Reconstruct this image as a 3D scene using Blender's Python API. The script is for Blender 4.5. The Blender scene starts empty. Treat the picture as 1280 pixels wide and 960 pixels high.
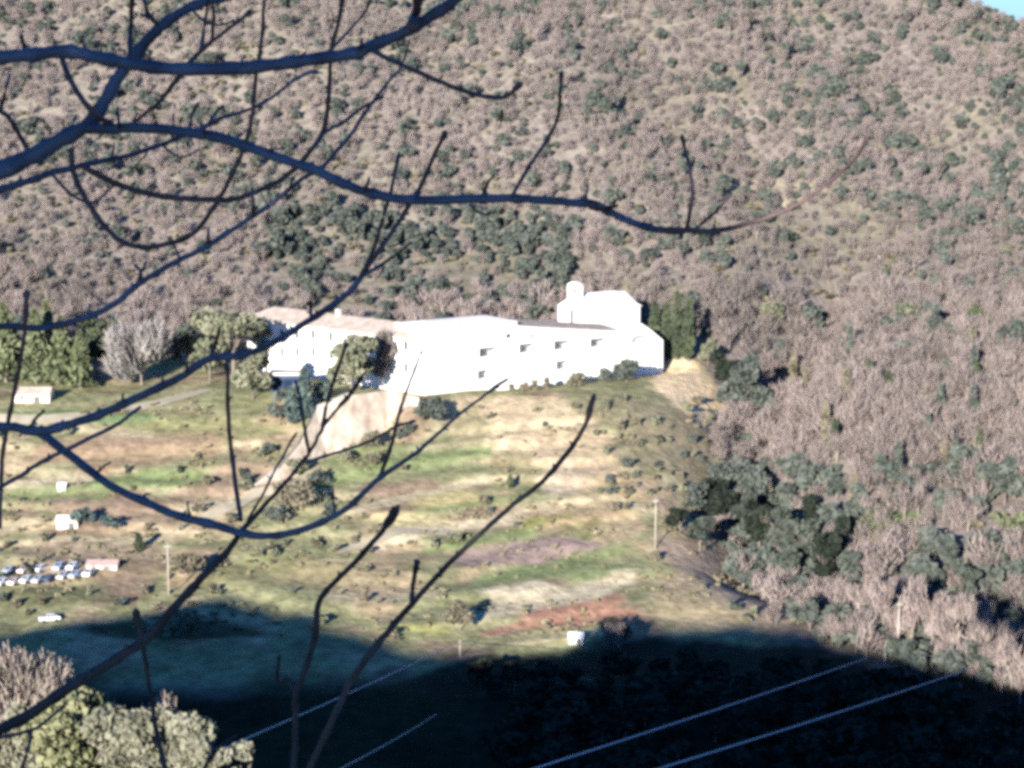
import bpy, math, random
import numpy as np
from mathutils import Vector

R = math.radians
random.seed(7)
rng = np.random.default_rng(11)
scene = bpy.context.scene
COL = scene.collection

# ------------------------------------------------------------------ camera geometry
HF = 26.0
F = 640 / math.tan(R(HF / 2))
PITCH = R(9.3)
cp, sp = math.cos(PITCH), math.sin(PITCH)


def ray(px, py):
    a = (px - 640) / F
    b = (480 - py) / F
    v = Vector((a, cp + b * sp, -sp + b * cp))
    return v


def at_y(px, py, y):
    v = ray(px, py)
    return v * (y / v.y)


def at_z(px, py, z):
    v = ray(px, py)
    return v * (z / v.z)


def project(x, y, z):
    d = y * cp - z * sp
    b = (y * sp + z * cp) / d
    return 640 + F * x / d, 480 - F * b


def zrow(y, py):
    return at_y(640, py, y).z


# ------------------------------------------------------------------ noise
_perm = np.random.default_rng(5).permutation(512)
_val = np.random.default_rng(6).random(512)


def vnoise(x, y):
    x = np.asarray(x, float); y = np.asarray(y, float)
    xi = np.floor(x).astype(int); yi = np.floor(y).astype(int)
    xf = x - xi; yf = y - yi
    xf = xf * xf * (3 - 2 * xf); yf = yf * yf * (3 - 2 * yf)

    def h(i, j):
        return _val[(_perm[(i & 511)] + j * 57) & 511]
    a = h(xi, yi); b = h(xi + 1, yi); c = h(xi, yi + 1); d = h(xi + 1, yi + 1)
    return (a + (b - a) * xf) * (1 - yf) + (c + (d - c) * xf) * yf


def fbm(x, y, s, o=4):
    v = 0; a = .5; f = 1. / s
    for k in range(o):
        v = v + a * (vnoise(x * f + 17.3 * k, y * f + 9.1 * k) - .5)
        a *= .5; f *= 2.03
    return v * 2


def sstep(a, b, x):
    t = np.clip((x - a) / (b - a), 0, 1)
    return t * t * (3 - 2 * t)


# ------------------------------------------------------------------ terrain
C0y = 548.0
ZB = at_y(532, 497, C0y).z            # level of the convent's foot
KY = [-500, -60, 0, 40, 90, 170, 270, 320, 372, 400, 430, 470, 508, 546, 600, 625, 720, 840, 1000, 1300, 2200]
KZ = [-34, -13, -8, -21, -48, -87, -128, -136, zrow(372, 962), zrow(400, 868), zrow(430, 798), zrow(470, 700),
      zrow(508, 603), ZB - .5, ZB + 3.5, ZB + 11, zrow(720, 205), zrow(840, 0), 96, 215, 300]


def interp_smooth(y):
    z = np.interp(y, KY, KZ)
    z2 = (np.interp(y - 7, KY, KZ) + np.interp(y + 7, KY, KZ) + z) / 3
    return z2


def seg_dist(x, y, poly):
    """distance to a closed polygon, negative inside"""
    d = np.full(np.shape(x), 1e9); ins = np.zeros(np.shape(x), bool)
    n = len(poly)
    for i in range(n):
        ax, ay = poly[i]; bx, by = poly[(i + 1) % n]
        ex, ey = bx - ax, by - ay
        t = np.clip(((x - ax) * ex + (y - ay) * ey) / (ex * ex + ey * ey + 1e-9), 0, 1)
        d = np.minimum(d, np.hypot(x - ax - t * ex, y - ay - t * ey))
        c = ((ay > y) != (by > y)) & (x < (bx - ax) * (y - ay) / (by - ay + 1e-12) + ax)
        ins ^= c
    return np.where(ins, -d, d)


# convent axes
zw = at_y(532, 448, C0y).z
pA = at_y(532, 448, C0y); pB = at_z(797, 422, zw)
E1 = Vector((pB.x - pA.x, pB.y - pA.y, 0)).normalized()       # along the main front, to the right and back
E2 = Vector((-E1.y, E1.x, 0))                                 # inward
C0 = Vector((pA.x, pA.y, ZB))
zwe = at_y(532, 423, C0y).z
wA = at_y(532, 423, C0y); wB = at_z(395, 405.5, zwe)
W1 = Vector((wB.x - wA.x, wB.y - wA.y, 0)).normalized()       # along the wing, to the left and back
W2 = Vector((W1.y, -W1.x, 0))                                 # inward
if W2.y < 0:
    W2 = -W2


def on_plane(px, py, O, n):
    v = ray(px, py)
    return v * (O.dot(n) / v.dot(n))


def fu(px, py):       # facade coordinates on the main front
    p = on_plane(px, py, C0, E2)
    return (p - C0).dot(E1), p.z


def wu(px, py):
    p = on_plane(px, py, C0, W2)
    return (p - C0).dot(W1), p.z


MAINL = fu(828, 450)[0]
WINGL = wu(309, 400)[0]
PAD1 = [tuple((C0 + E1 * a + E2 * b)[:2]) for a, b in ((-2, -1.5), (MAINL + 1, -3.5), (MAINL + 4, 16), (-2, 24))]
PAD2 = [tuple((C0 + W1 * a + W2 * b)[:2]) for a, b in ((-6, -12), (30, -20), (WINGL * .8, -16), (WINGL + 4, -3), (WINGL + 4, 16), (-2, 16))]


def ravine_x(y):
    return np.interp(y, [400, 430, 470, 520, 560, 600, 640, 720], [78, 70, 56, 57, 62, 74, 92, 130])


def terrain(x, y):
    x = np.asarray(x, float); y = np.asarray(y, float)
    z = interp_smooth(y)
    far = sstep(380, 470, y)
    hill = sstep(590, 700, y)
    # gentle lie of the land
    z = z + far * (1 - hill) * 1.6 * fbm(x, y, 45, 3)
    z = z + hill * (9 * fbm(x + 200, y * .6, 90, 3) + 2.6 * fbm(x, y, 20, 3))
    # gullies that run down the mountain to the right
    z = z + hill * 3.2 * np.sin((x * .9 + y * .35) / 13 + 3 * fbm(x, y, 60, 2)) * sstep(-60, 60, x)
    # ravine east of the spur
    rx = ravine_x(y)
    dep = 13 * sstep(425, 500, y) * (1 - sstep(640, 740, y))
    z = z - dep * np.exp(-((x - rx) / 15) ** 2)
    z = z + sstep(420, 500, y) * (1 - sstep(700, 800, y)) * np.clip(x - rx - 14, 0, 80) * .12
    # terraces on the sunny slope
    tm = sstep(402, 425, y) * (1 - sstep(536, 548, y)) * (1 - sstep(rx - 28, rx - 14, x)) * sstep(-190, -140, x)
    wob = 6.5 * fbm(x, y, 58, 3) - .06 * np.clip(x + 30, 0, 200) + .012 * x
    s = 3.1
    q = (z + wob) / s
    fr = q - np.floor(q)
    zt = s * (np.floor(q) + sstep(.56, .98, fr) * 1.0) - wob + .25 * s * fr * 0
    tm = tm * sstep(-.45, .1, fbm(x + 400, y, 30, 2))
    z = z + tm * .42 * (zt + .8 - z)
    # level ground of the convent
    for pad, lv, w in ((PAD1, ZB - .3, 9), (PAD2, ZB + .6, 8)):
        d = seg_dist(x, y, pad)
        m = 1 - sstep(0, w, d)
        z = z * (1 - m) + lv * m
    # skyline falling to the right
    zc = zrow(840, 0) - 4.2 - np.where(x > 172, (x - 172) * .4, (x - 172) * .42) + 2.0 * fbm(x, y, 25, 3) + (y - 840) * .02
    k = 5.0
    zc2 = np.maximum(zc, -60)
    hh = np.clip(.5 + .5 * (zc2 - z) / k, 0, 1)
    zs = zc2 * (1 - hh) + z * hh - k * hh * (1 - hh)
    z = np.where(y > 700, zs, z)
    # near hillside falls away to the left
    near = 1 - sstep(150, 330, y)
    z = z - near * (np.clip(-x, 0, 25) * .16 + np.clip(-x - 25, 0, 200) * .5)
    z = z - near * np.clip(x - 10, 0, 60) * .12
    return z


def tz(x, y):
    return float(terrain(np.array([x]), np.array([y]))[0])


_march_y = np.concatenate([np.arange(30, 380, 4.), np.arange(380, 1100, .7)])


def at(px, py, lift=0.0):
    """where the sight line through a spot of the photograph meets the ground"""
    v = ray(px, py)
    X = v.x / v.y * _march_y; Z = v.z / v.y * _march_y
    hit = terrain(X, _march_y) > Z
    i = int(np.argmax(hit)) if hit.any() else len(_march_y) - 1
    return Vector((X[i], _march_y[i], float(terrain(X[i:i + 1], _march_y[i:i + 1])[0]) + lift))


def mpp(p):          # metres per photo pixel at p
    return (p.y * cp - p.z * sp) / F


# ------------------------------------------------------------------ sun
AZ = R(20); EL = R(13.5)
H = Vector((-math.sin(AZ), -math.cos(AZ), 0))
PP = Vector((math.cos(AZ), -math.sin(AZ), 0))
TE = math.tan(EL)


def uv_sun(p):
    return p.x * PP.x + p.y * PP.y, p.z - (p.x * H.x + p.y * H.y) * TE


# ------------------------------------------------------------------ materials
def newmat(name):
    m = bpy.data.materials.new(name); m.use_nodes = True
    nt = m.node_tree
    return m, nt, nt.nodes['Principled BSDF']


def mat(name, c, c2=None, scale=1.0, rough=.9, spec=.1, bump=0, bscale=None, detail=5, space='pos', lo=.35, hi=.65, stretch=None):
    m, nt, b = newmat(name)
    b.inputs['Roughness'].default_value = rough
    b.inputs['Specular IOR Level'].default_value = spec
    L = nt.links
    if c2 is None:
        b.inputs['Base Color'].default_value = (*c, 1)
    if c2 is not None or bump:
        g = nt.nodes.new('ShaderNodeNewGeometry')
        vec = g.outputs['Position']
        if stretch:
            mp = nt.nodes.new('ShaderNodeMapping'); mp.inputs['Scale'].default_value = stretch
            L.new(vec, mp.inputs['Vector']); vec = mp.outputs['Vector']
    if c2 is not None:
        n = nt.nodes.new('ShaderNodeTexNoise'); n.inputs['Scale'].default_value = scale; n.inputs['Detail'].default_value = detail
        L.new(vec, n.inputs['Vector'])
        r = nt.nodes.new('ShaderNodeValToRGB')
        r.color_ramp.elements[0].position = lo; r.color_ramp.elements[1].position = hi
        r.color_ramp.elements[0].color = (*c, 1); r.color_ramp.elements[1].color = (*c2, 1)
        L.new(n.outputs['Fac'], r.inputs['Fac']); L.new(r.outputs['Color'], b.inputs['Base Color'])
    if bump:
        n2 = nt.nodes.new('ShaderNodeTexNoise'); n2.inputs['Scale'].default_value = bscale or scale * 3; n2.inputs['Detail'].default_value = 6
        L.new(vec, n2.inputs['Vector'])
        bp = nt.nodes.new('ShaderNodeBump'); bp.inputs['Strength'].default_value = .8; bp.inputs['Distance'].default_value = bump
        L.new(n2.outputs['Fac'], bp.inputs['Height']); L.new(bp.outputs['Normal'], b.inputs['Normal'])
    return m


M = {}
M['stucco'] = mat('white_stucco', (.82, .80, .76), (.74, .71, .66), .25, .9)
M['cream'] = mat('cream_stucco', (.78, .72, .62), (.66, .58, .47), .3, .9)
M['tile'] = mat('weathered_clay_tile', (.38, .30, .235), (.50, .42, .34), .5, .9, bump=.05, bscale=3)
M['paletile'] = mat('pale_clay_tile', (.74, .69, .62), (.8, .76, .70), .5, .9)
M['pane'] = mat('window_glass', (.05, .055, .06), rough=.25, spec=.4)
M['paleglass'] = mat('shade_grey_glass', (.36, .365, .39), rough=.3, spec=.4)  # door glass greyed to match the shaded recess
M['frame'] = mat('grey_shutter_wood', (.13, .125, .12), rough=.7)
M['shade_back'] = mat('shade_grey_plaster', (.45, .44, .44), (.38, .37, .38), .5, .9)  # white recess wall greyed, its shade put into the colour
M['stonewall'] = mat('pale_retaining_wall', (.52, .44, .34), (.30, .235, .17), .3, .95, bump=.15, bscale=1.2, lo=.38, hi=.75)
M['concrete'] = mat('pale_concrete', (.55, .52, .47), (.42, .38, .32), .2, .95, lo=.4, hi=.7)
M['navy'] = mat('shade_navy_door', (.012, .022, .05), rough=.8)  # navy stands in for the shade of a dark opening
M['path'] = mat('dry_track', (.42, .36, .26), (.33, .29, .2), .3, .95)
M['bark'] = mat('skylight_blue_bark', (.04, .052, .076), (.095, .12, .165), 9, .6, .35, bump=.004, bscale=60, stretch=(1, 1, .5))  # blue of the skylight mixed into the bark colour
M['darkbark'] = mat('dark_young_bark', (.022, .022, .024), (.05, .05, .052), 9, .7, .2, bump=.003, bscale=60)
M['twig'] = mat('reddish_twig_bark', (.07, .048, .045), (.13, .085, .078), 14, .7, .3, bump=.002, bscale=80)
M['trunk'] = mat('grey_trunk', (.16, .13, .11), (.26, .22, .19), .5, .95)
M['paletrunk'] = mat('pale_trunk', (.34, .29, .24), (.25, .21, .17), .4, .95)
M['pole'] = mat('weathered_pole', (.50, .45, .38), (.4, .35, .29), .6, .9)
M['cable'] = mat('aluminium_cable', (.55, .56, .58), rough=.5, spec=.4)
M['steel'] = mat('porcelain_insulator', (.5, .5, .5), rough=.4, spec=.5)
M['rubber'] = mat('tyre_rubber', (.02, .02, .02))


def leafmat(name, a, b, scale=.14, fine=1.3):
    """two noises: a slow one tells tree from tree, a fine one clump from clump"""
    m, nt, bs = newmat(name)
    bs.inputs['Roughness'].default_value = .85; bs.inputs['Specular IOR Level'].default_value = .12
    L = nt.links
    g = nt.nodes.new('ShaderNodeNewGeometry')
    n1 = nt.nodes.new('ShaderNodeTexNoise'); n1.inputs['Scale'].default_value = scale; n1.inputs['Detail'].default_value = 2
    n2 = nt.nodes.new('ShaderNodeTexNoise'); n2.inputs['Scale'].default_value = fine; n2.inputs['Detail'].default_value = 2
    L.new(g.outputs['Position'], n1.inputs['Vector']); L.new(g.outputs['Position'], n2.inputs['Vector'])
    ad = nt.nodes.new('ShaderNodeMath'); ad.operation = 'ADD'
    L.new(n1.outputs['Fac'], ad.inputs[0]); L.new(n2.outputs['Fac'], ad.inputs[1])
    mr = nt.nodes.new('ShaderNodeMapRange')
    mr.inputs['From Min'].default_value = .72; mr.inputs['From Max'].default_value = 1.28
    L.new(ad.outputs[0], mr.inputs['Value'])
    r = nt.nodes.new('ShaderNodeValToRGB')
    r.color_ramp.elements[0].color = (*a, 1); r.color_ramp.elements[1].color = (*b, 1)
    L.new(mr.outputs[0], r.inputs['Fac']); L.new(r.outputs['Color'], bs.inputs['Base Color'])
    return m


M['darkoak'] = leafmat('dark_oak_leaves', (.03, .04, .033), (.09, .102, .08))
M['oak'] = leafmat('holm_oak_leaves', (.052, .065, .054), (.125, .136, .112))
M['olive'] = leafmat('olive_leaves', (.10, .112, .07), (.23, .225, .15))
M['greenfir'] = leafmat('bright_conifer_needles', (.075, .092, .045), (.175, .19, .105))
M['cyp'] = leafmat('cypress_needles', (.035, .05, .035), (.10, .115, .06))
M['bluecyp'] = leafmat('bluish_cypress_needles', (.05, .08, .075), (.11, .145, .125))
M['barecrown'] = leafmat('bare_twig_mass', (.16, .137, .12), (.275, .222, .20), .022, .4)
M['greybare'] = leafmat('grey_twig_mass', (.21, .195, .18), (.31, .285, .26), .2, .8)
M['scrub'] = leafmat('dry_scrub', (.10, .095, .065), (.22, .19, .13), .1, .7)
M['darkwood'] = leafmat('shade_dark_leaves', (.014, .02, .014), (.03, .038, .027))  # leaf colour lowered to carry the shade of valley and ravine

# ground: cover colour comes from a colour attribute (what grows there, plus painted valley shade), broken up by noise
gm, nt, b = newmat('ground_cover')
b.inputs['Roughness'].default_value = 1; b.inputs['Specular IOR Level'].default_value = .05
L = nt.links
at_n = nt.nodes.new('ShaderNodeAttribute'); at_n.attribute_name = 'cover'
g = nt.nodes.new('ShaderNodeNewGeometry')
n1 = nt.nodes.new('ShaderNodeTexNoise'); n1.inputs['Scale'].default_value = .35; n1.inputs['Detail'].default_value = 8; n1.inputs['Roughness'].default_value = .65
L.new(g.outputs['Position'], n1.inputs['Vector'])
mr = nt.nodes.new('ShaderNodeMapRange'); mr.inputs['From Min'].default_value = .3; mr.inputs['From Max'].default_value = .7
mr.inputs['To Min'].default_value = .55; mr.inputs['To Max'].default_value = 1.4
L.new(n1.outputs['Fac'], mr.inputs['Value'])
mx = nt.nodes.new('ShaderNodeMix'); mx.data_type = 'RGBA'; mx.blend_type = 'MULTIPLY'; mx.inputs['Factor'].default_value = 1
L.new(at_n.outputs['Color'], mx.inputs[6]); L.new(mr.outputs[0], mx.inputs[7]); L.new(mx.outputs[2], b.inputs['Base Color'])
n2 = nt.nodes.new('ShaderNodeTexNoise'); n2.inputs['Scale'].default_value = .6; n2.inputs['Detail'].default_value = 8
L.new(g.outputs['Position'], n2.inputs['Vector'])
bp = nt.nodes.new('ShaderNodeBump'); bp.inputs['Strength'].default_value = .7; bp.inputs['Distance'].default_value = .6
L.new(n2.outputs['Fac'], bp.inputs['Height']); L.new(bp.outputs['Normal'], b.inputs['Normal'])
M['ground'] = gm


# ------------------------------------------------------------------ object helpers
def tag(o, label=None, cat=None, group=None, kind=None):
    if label: o['label'] = label
    if cat: o['category'] = cat
    if group: o['group'] = group
    if kind: o['kind'] = kind
    return o


def empty(name, loc, label, cat, group=None):
    o = bpy.data.objects.new(name, None); COL.objects.link(o); o.location = loc
    return tag(o, label, cat, group)


def root_loc(o):
    v = Vector((0, 0, 0))
    while o is not None:
        v += o.location; o = o.parent
    return v


class MB:
    def __init__(s):
        s.v = []; s.f = []; s.m = []

    def add(s, vs, fs, mi=0):
        n = len(s.v); s.v += [tuple(v) for v in vs]
        s.f += [tuple(i + n for i in f) for f in fs]; s.m += [mi] * len(fs)

    def quad(s, a, b, c, d, mi=0):
        s.add([a, b, c, d], [(0, 1, 2, 3)], mi)

    def box(s, o, ex, ey, ez, mi=0):
        o = Vector(o); ex = Vector(ex); ey = Vector(ey); ez = Vector(ez)
        P = [o, o + ex, o + ex + ey, o + ey]; P += [p + ez for p in P]
        s.add(P, [(0, 3, 2, 1), (4, 5, 6, 7), (0, 1, 5, 4), (1, 2, 6, 5), (2, 3, 7, 6), (3, 0, 4, 7)], mi)

    def prism(s, poly, ext, mi=0):
        n = len(poly); ext = Vector(ext)
        P = [Vector(p) for p in poly]; P += [p + ext for p in P]
        s.add(P, [tuple(range(n - 1, -1, -1)), tuple(range(n, 2 * n))] + [(i, (i + 1) % n, n + (i + 1) % n, n + i) for i in range(n)], mi)

    def tube(s, pts, rad, sides=8, mi=0, cap=True, lump=0.0):
        pts = [Vector(p) for p in pts]; n = len(pts); ring = []
        vs = []
        up = Vector((.31, .2, .93))
        for i, p in enumerate(pts):
            t = (pts[min(i + 1, n - 1)] - pts[max(i - 1, 0)])
            if t.length < 1e-9: t = Vector((0, 0, 1))
            t.normalize()
            a = t.cross(up)
            if a.length < .1: a = t.cross(Vector((1, 0, 0)))
            a.normalize(); bb = t.cross(a)
            r = rad[i] if hasattr(rad, '__len__') else rad
            for k in range(sides):
                th = 2 * math.pi * k / sides
                rr = r * (1 + (random.uniform(-lump, lump) if lump else 0))
                vs.append(p + (a * math.cos(th) + bb * math.sin(th)) * rr)
        fs = []
        for i in range(n - 1):
            for k in range(sides):
                k2 = (k + 1) % sides
                fs.append((i * sides + k, i * sides + k2, (i + 1) * sides + k2, (i + 1) * sides + k))
        if cap:
            fs.append(tuple(range(sides - 1, -1, -1))); fs.append(tuple((n - 1) * sides + k for k in range(sides)))
        s.add(vs, fs, mi)

    def build(s, name, mats, parent=None, smooth=False, loc=None):
        off = root_loc(parent) if parent is not None else Vector(loc if loc is not None else (0, 0, 0))
        me = bpy.data.meshes.new(name)
        me.from_pydata([(v[0] - off[0], v[1] - off[1], v[2] - off[2]) for v in s.v], [], s.f)
        if not isinstance(mats, (list, tuple)): mats = [mats]
        for m in mats: me.materials.append(m)
        if len(mats) > 1: me.polygons.foreach_set('material_index', s.m)
        if smooth: me.polygons.foreach_set('use_smooth', [True] * len(me.polygons))
        me.update()
        o = bpy.data.objects.new(name, me); COL.objects.link(o)
        if parent is not None: o.parent = parent
        elif loc is not None: o.location = loc
        return o


def np_mesh(name, V, Q, mats, mi=None, smooth=False):
    """mesh of quads from numpy arrays"""
    me = bpy.data.meshes.new(name)
    V = np.ascontiguousarray(V, dtype=np.float32); Q = np.ascontiguousarray(Q, dtype=np.int32)
    me.vertices.add(len(V)); me.vertices.foreach_set('co', V.ravel())
    me.loops.add(Q.size); me.loops.foreach_set('vertex_index', Q.ravel())
    me.polygons.add(len(Q)); me.polygons.foreach_set('loop_start', np.arange(0, Q.size, 4, dtype=np.int32))
    for m in (mats if isinstance(mats, (list, tuple)) else [mats]): me.materials.append(m)
    if mi is not None: me.polygons.foreach_set('material_index', np.asarray(mi, dtype=np.int32))
    if smooth: me.polygons.foreach_set('use_smooth', np.ones(len(Q), dtype=bool))
    me.update(calc_edges=True); me.validate()
    return me


# ------------------------------------------------------------------ ground meshes
def axis(parts):
    out = []
    for a, b, st in parts:
        out.append(np.arange(a, b, st))
    return np.concatenate(out + [[parts[-1][1]]])


gx = axis([(-900, -260, 20), (-260, -160, 6), (-160, 230, 1.5), (230, 330, 6), (330, 900, 20)])
gy = axis([(-300, -40, 15), (-40, 370, 5), (370, 640, 1.25), (640, 900, 1.9), (900, 1100, 8), (1100, 2000, 40)])
GX, GY = np.meshgrid(gx, gy)
GZ = terrain(GX, GY)
nx, ny = len(gx), len(gy)
idx = np.arange(nx * ny).reshape(ny, nx)
Q = np.stack([idx[:-1, :-1], idx[:-1, 1:], idx[1:, 1:], idx[1:, :-1]], -1).reshape(-1, 4)
V = np.stack([GX, GY, GZ], -1).reshape(-1, 3)
me = np_mesh('ground', V, Q, M['ground'], smooth=True)

# land cover
X, Y, Z = V[:, 0], V[:, 1], V[:, 2]
dd = Y * cp - Z * sp
ok = dd > 20
PX = np.where(ok, 640 + F * X / np.where(ok, dd, 1), -9999)
PY = np.where(ok, 480 - F * (Y * sp + Z * cp) / np.where(ok, dd, 1), -9999)
gxs = np.gradient(GZ, gx, axis=1).ravel(); gys = np.gradient(GZ, gy, axis=0).ravel()
slope = np.hypot(gxs, gys)
nA = fbm(X, Y, 14, 4); nB = fbm(X + 300, Y, 40, 3); nC = fbm(X, Y + 500, 6, 3)


def mixc(c, col, m):
    return c * (1 - m[:, None]) + np.array(col)[None, :] * m[:, None]


FLOOR = (.20, .168, .145)
cov = np.tile(np.array(FLOOR), (len(X), 1))
cov = mixc(cov, (.18, .16, .115), sstep(-.1, .35, nB))
cov = mixc(cov, (.215, .182, .15), sstep(.1, .5, nA + .4 * nB))
# tan, drier ground high on the left of the mountain
cov = mixc(cov, (.235, .205, .16), sstep(640, 720, Y) * (1 - sstep(-40, 50, X)) * sstep(-.3, .3, nA + .3) * .7)
# the terraces
terr = sstep(396, 410, Y) * (1 - sstep(590, 612, Y)) * (1 - sstep(-22, -12, X - ravine_x(Y)))
grass = sstep(-.25, .15, nA + .7 * nB + .12)
tcol = np.tile(np.array((.33, .25, .15)), (len(X), 1))
tcol = mixc(tcol, (.175, .185, .09), grass * .85)
tcol = mixc(tcol, (.265, .245, .13), sstep(.1, .5, nC) * .6)
tcol = mixc(tcol, (.36, .30, .195), sstep(.33, .65, slope) * .6)
tcol = mixc(tcol, (.22, .15, .105), sstep(.12, .4, fbm(X + 80, Y + 40, 17, 3)) * .8)
tcol = tcol * (1.12 + .55 * np.clip(fbm(X + 7, Y * 1.6, 5, 3), -.6, .6))[:, None]
cov = mixc(cov, (0, 0, 0), terr); cov = cov + tcol * terr[:, None]
# valley floor, its shade put into the colour: pasture left, wood right
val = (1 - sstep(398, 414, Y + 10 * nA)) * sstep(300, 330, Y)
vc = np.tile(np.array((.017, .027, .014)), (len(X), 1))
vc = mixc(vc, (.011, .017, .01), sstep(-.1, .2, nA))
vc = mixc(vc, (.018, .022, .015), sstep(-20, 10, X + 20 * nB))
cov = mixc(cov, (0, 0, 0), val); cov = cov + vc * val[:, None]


def patch(px, py, rx, ry, col, s=1.0, rot=0.0, rag=.5):
    """a patch of other ground whose middle lies at a spot of the photograph; radii in photo pixels"""
    global cov
    p = at(px, py); k = mpp(p)
    q1 = at(px, py - ry); q2 = at(px, py + ry)
    ly = max(abs(q1.y - q2.y) / 2, 2.0); lx = rx * k
    dx = X - p.x; dy = Y - p.y
    ca, sa = math.cos(rot), math.sin(rot)
    a = (dx * ca + dy * sa) / lx; bq = (-dx * sa + dy * ca) / ly
    d = np.sqrt(a * a + bq * bq) + rag * nC * .8 + rag * nA * .4
    cov = mixc(cov, col, (1 - sstep(.8, 1.1, d)) * s)


GR = (.19, .215, .10); TAN = (.46, .37, .23); PALE = (.50, .43, .28); SOIL = (.36, .20, .13); PINK = (.27, .20, .165)
for a in [
    (858, 478, 50, 40, (.74, .56, .33)), (905, 515, 26, 26, (.58, .45, .25)), (650, 530, 84, 44, (.50, .39, .24)), (725, 575, 66, 46, (.44, .34, .21), .9),
    (770, 620, 50, 30, (.40, .31, .17), .8), (825, 545, 66, 46, (.215, .185, .115), 1),
    (470, 575, 90, 22, GR, .9), (560, 590, 60, 18, GR, .7), (200, 600, 60, 16, (.21, .25, .11)), (60, 612, 70, 10, GR, .8), (40, 655, 36, 7, (.46, .38, .19)),
    (560, 625, 60, 14, (.43, .36, .17)), (520, 655, 70, 9, (.50, .42, .22)), (700, 660, 60, 16, (.27, .25, .09)), (640, 672, 110, 12, GR, .7),
    (680, 690, 70, 17, PINK), (600, 700, 40, 12, PINK), (700, 715, 90, 12, GR), (690, 745, 95, 13, PALE), (612, 545, 30, 26, (.56, .45, .27)), (690, 520, 34, 20, (.54, .43, .26)), (640, 585, 30, 22, (.24, .21, .11), .8), (590, 530, 22, 26, (.25, .22, .12), .8), (705, 600, 30, 26, (.46, .37, .25), .8), (870, 570, 44, 44, (.23, .19, .12), .9), (705, 768, 85, 15, SOIL),
    (700, 795, 70, 8, (.38, .33, .17)), (520, 790, 60, 9, (.3, .29, .11)), (900, 750, 90, 40, (.36, .28, .17), .8), (870, 700, 60, 30, (.34, .27, .165), .8),
    (460, 720, 50, 14, (.27, .22, .13), .8), (350, 720, 90, 20, (.22, .2, .1), .7), (160, 560, 120, 26, (.29, .21, .125), .9),
    (250, 540, 90, 18, (.2, .2, .09), .8), (100, 520, 90, 8, (.13, .18, .075), .9), (110, 690, 110, 14, (.24, .19, .13), .9), (300, 600, 60, 30, (.3, .2, .14), .7),
    (220, 790, 120, 12, (.02, .033, .014), .8), (60, 745, 80, 14, (.13, .13, .065), .8), (1120, 655, 40, 14, (.10, .17, .05), .7), (950, 240, 80, 16, (.4, .34, .23), .7),  # first one: pasture with the valley shade painted in
]:
    patch(*a)


def band(pix, wid, col, s=.9):
    '''a long terrace bank, grass strip or shade-darkened strip: way points as seen in the photo, carried onto the ground'''
    global cov
    d = np.full(len(X), 1e9)
    for (ax, ay), (bx, by) in zip(pix[:-1], pix[1:]):
        ex, ey = bx - ax, by - ay
        t = np.clip(((PX - ax) * ex + (PY - ay) * ey) / (ex * ex + ey * ey), 0, 1)
        d = np.minimum(d, np.hypot((PX - ax - t * ex) * .6, PY - ay - t * ey))
    m = (1 - sstep(.55, 1.1, d / (wid / 2) + .5 * nC + .2 * nA)) * s * (Y > 370) * (Y < 600)
    cov = mixc(cov, col, m)


BANK = (.50, .42, .27); STRIP = (.19, .225, .095); LITE = (.42, .35, .22); DARK = (.20, .155, .105)
band([(470, 705), (560, 690), (650, 672), (745, 655)], 12, DARK, .7)
band([(600, 728), (690, 708), (770, 688)], 16, STRIP)
band([(585, 776), (640, 760), (700, 746), (785, 722)], 24, BANK)
band([(610, 792), (690, 772), (770, 748)], 18, SOIL)
band([(640, 806), (720, 792), (760, 782)], 9, (.40, .34, .19))
band([(470, 682), (525, 666), (580, 655), (640, 650)], 15, BANK)
band([(430, 640), (520, 620), (600, 600), (650, 596)], 11, LITE)
band([(400, 606), (460, 590), (530, 572), (600, 566)], 20, STRIP)
band([(540, 688), (600, 676), (660, 668)], 11, STRIP)
band([(520, 640), (570, 634), (650, 622)], 10, STRIP, .8)
band([(640, 640), (700, 628), (770, 622), (810, 640)], 11, LITE)
band([(690, 655), (760, 640), (800, 650)], 9, (.40, .29, .17))
band([(440, 775), (510, 792), (570, 800)], 12, (.27, .27, .12))
band([(410, 745), (470, 750), (540, 740)], 13, LITE, .7)
band([(130, 610), (190, 598), (250, 594)], 26, STRIP)
band([(0, 606), (60, 602), (110, 598)], 10, BANK, .8)
band([(0, 625), (70, 618), (130, 622)], 12, STRIP, .7)
band([(0, 660), (40, 654), (66, 655)], 12, LITE)
band([(0, 683), (80, 672), (170, 676), (250, 664)], 9, LITE, .8)
band([(60, 568), (150, 556), (260, 552)], 22, (.30, .21, .135), .8)
band([(0, 548), (90, 535), (180, 545)], 12, LITE, .7)
band([(210, 640), (270, 630), (310, 622)], 12, LITE)
band([(310, 702), (380, 690), (460, 696)], 12, (.22, .23, .11), .8)
band([(200, 742), (300, 738), (400, 742)], 10, (.26, .26, .13), .7)
band([(740, 585), (790, 600), (840, 640), (900, 690), (960, 740)], 16, (.36, .27, .18), .8)
band([(860, 720), (930, 752), (980, 775)], 24, (.36, .27, .18), .8)
band([(560, 850), (700, 838), (800, 815), (900, 822), (1000, 830), (1060, 848), (1130, 862), (1200, 874), (1290, 915)], 52, (.022, .025, .016), .95)  # valley shade painted dark on the ground below the shadow edge
band([(842, 462), (872, 478), (900, 505), (918, 540)], 34, (.70, .53, .31), .95)
band([(740, 500), (780, 530), (800, 570)], 26, (.21, .185, .11), .8)
band([(850, 690), (900, 725), (960, 765)], 40, (.34, .26, .19), .8)
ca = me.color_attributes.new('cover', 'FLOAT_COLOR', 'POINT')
ca.data.foreach_set('color', np.concatenate([cov, np.ones((len(cov), 1))], 1).astype(np.float32).ravel())
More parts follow.
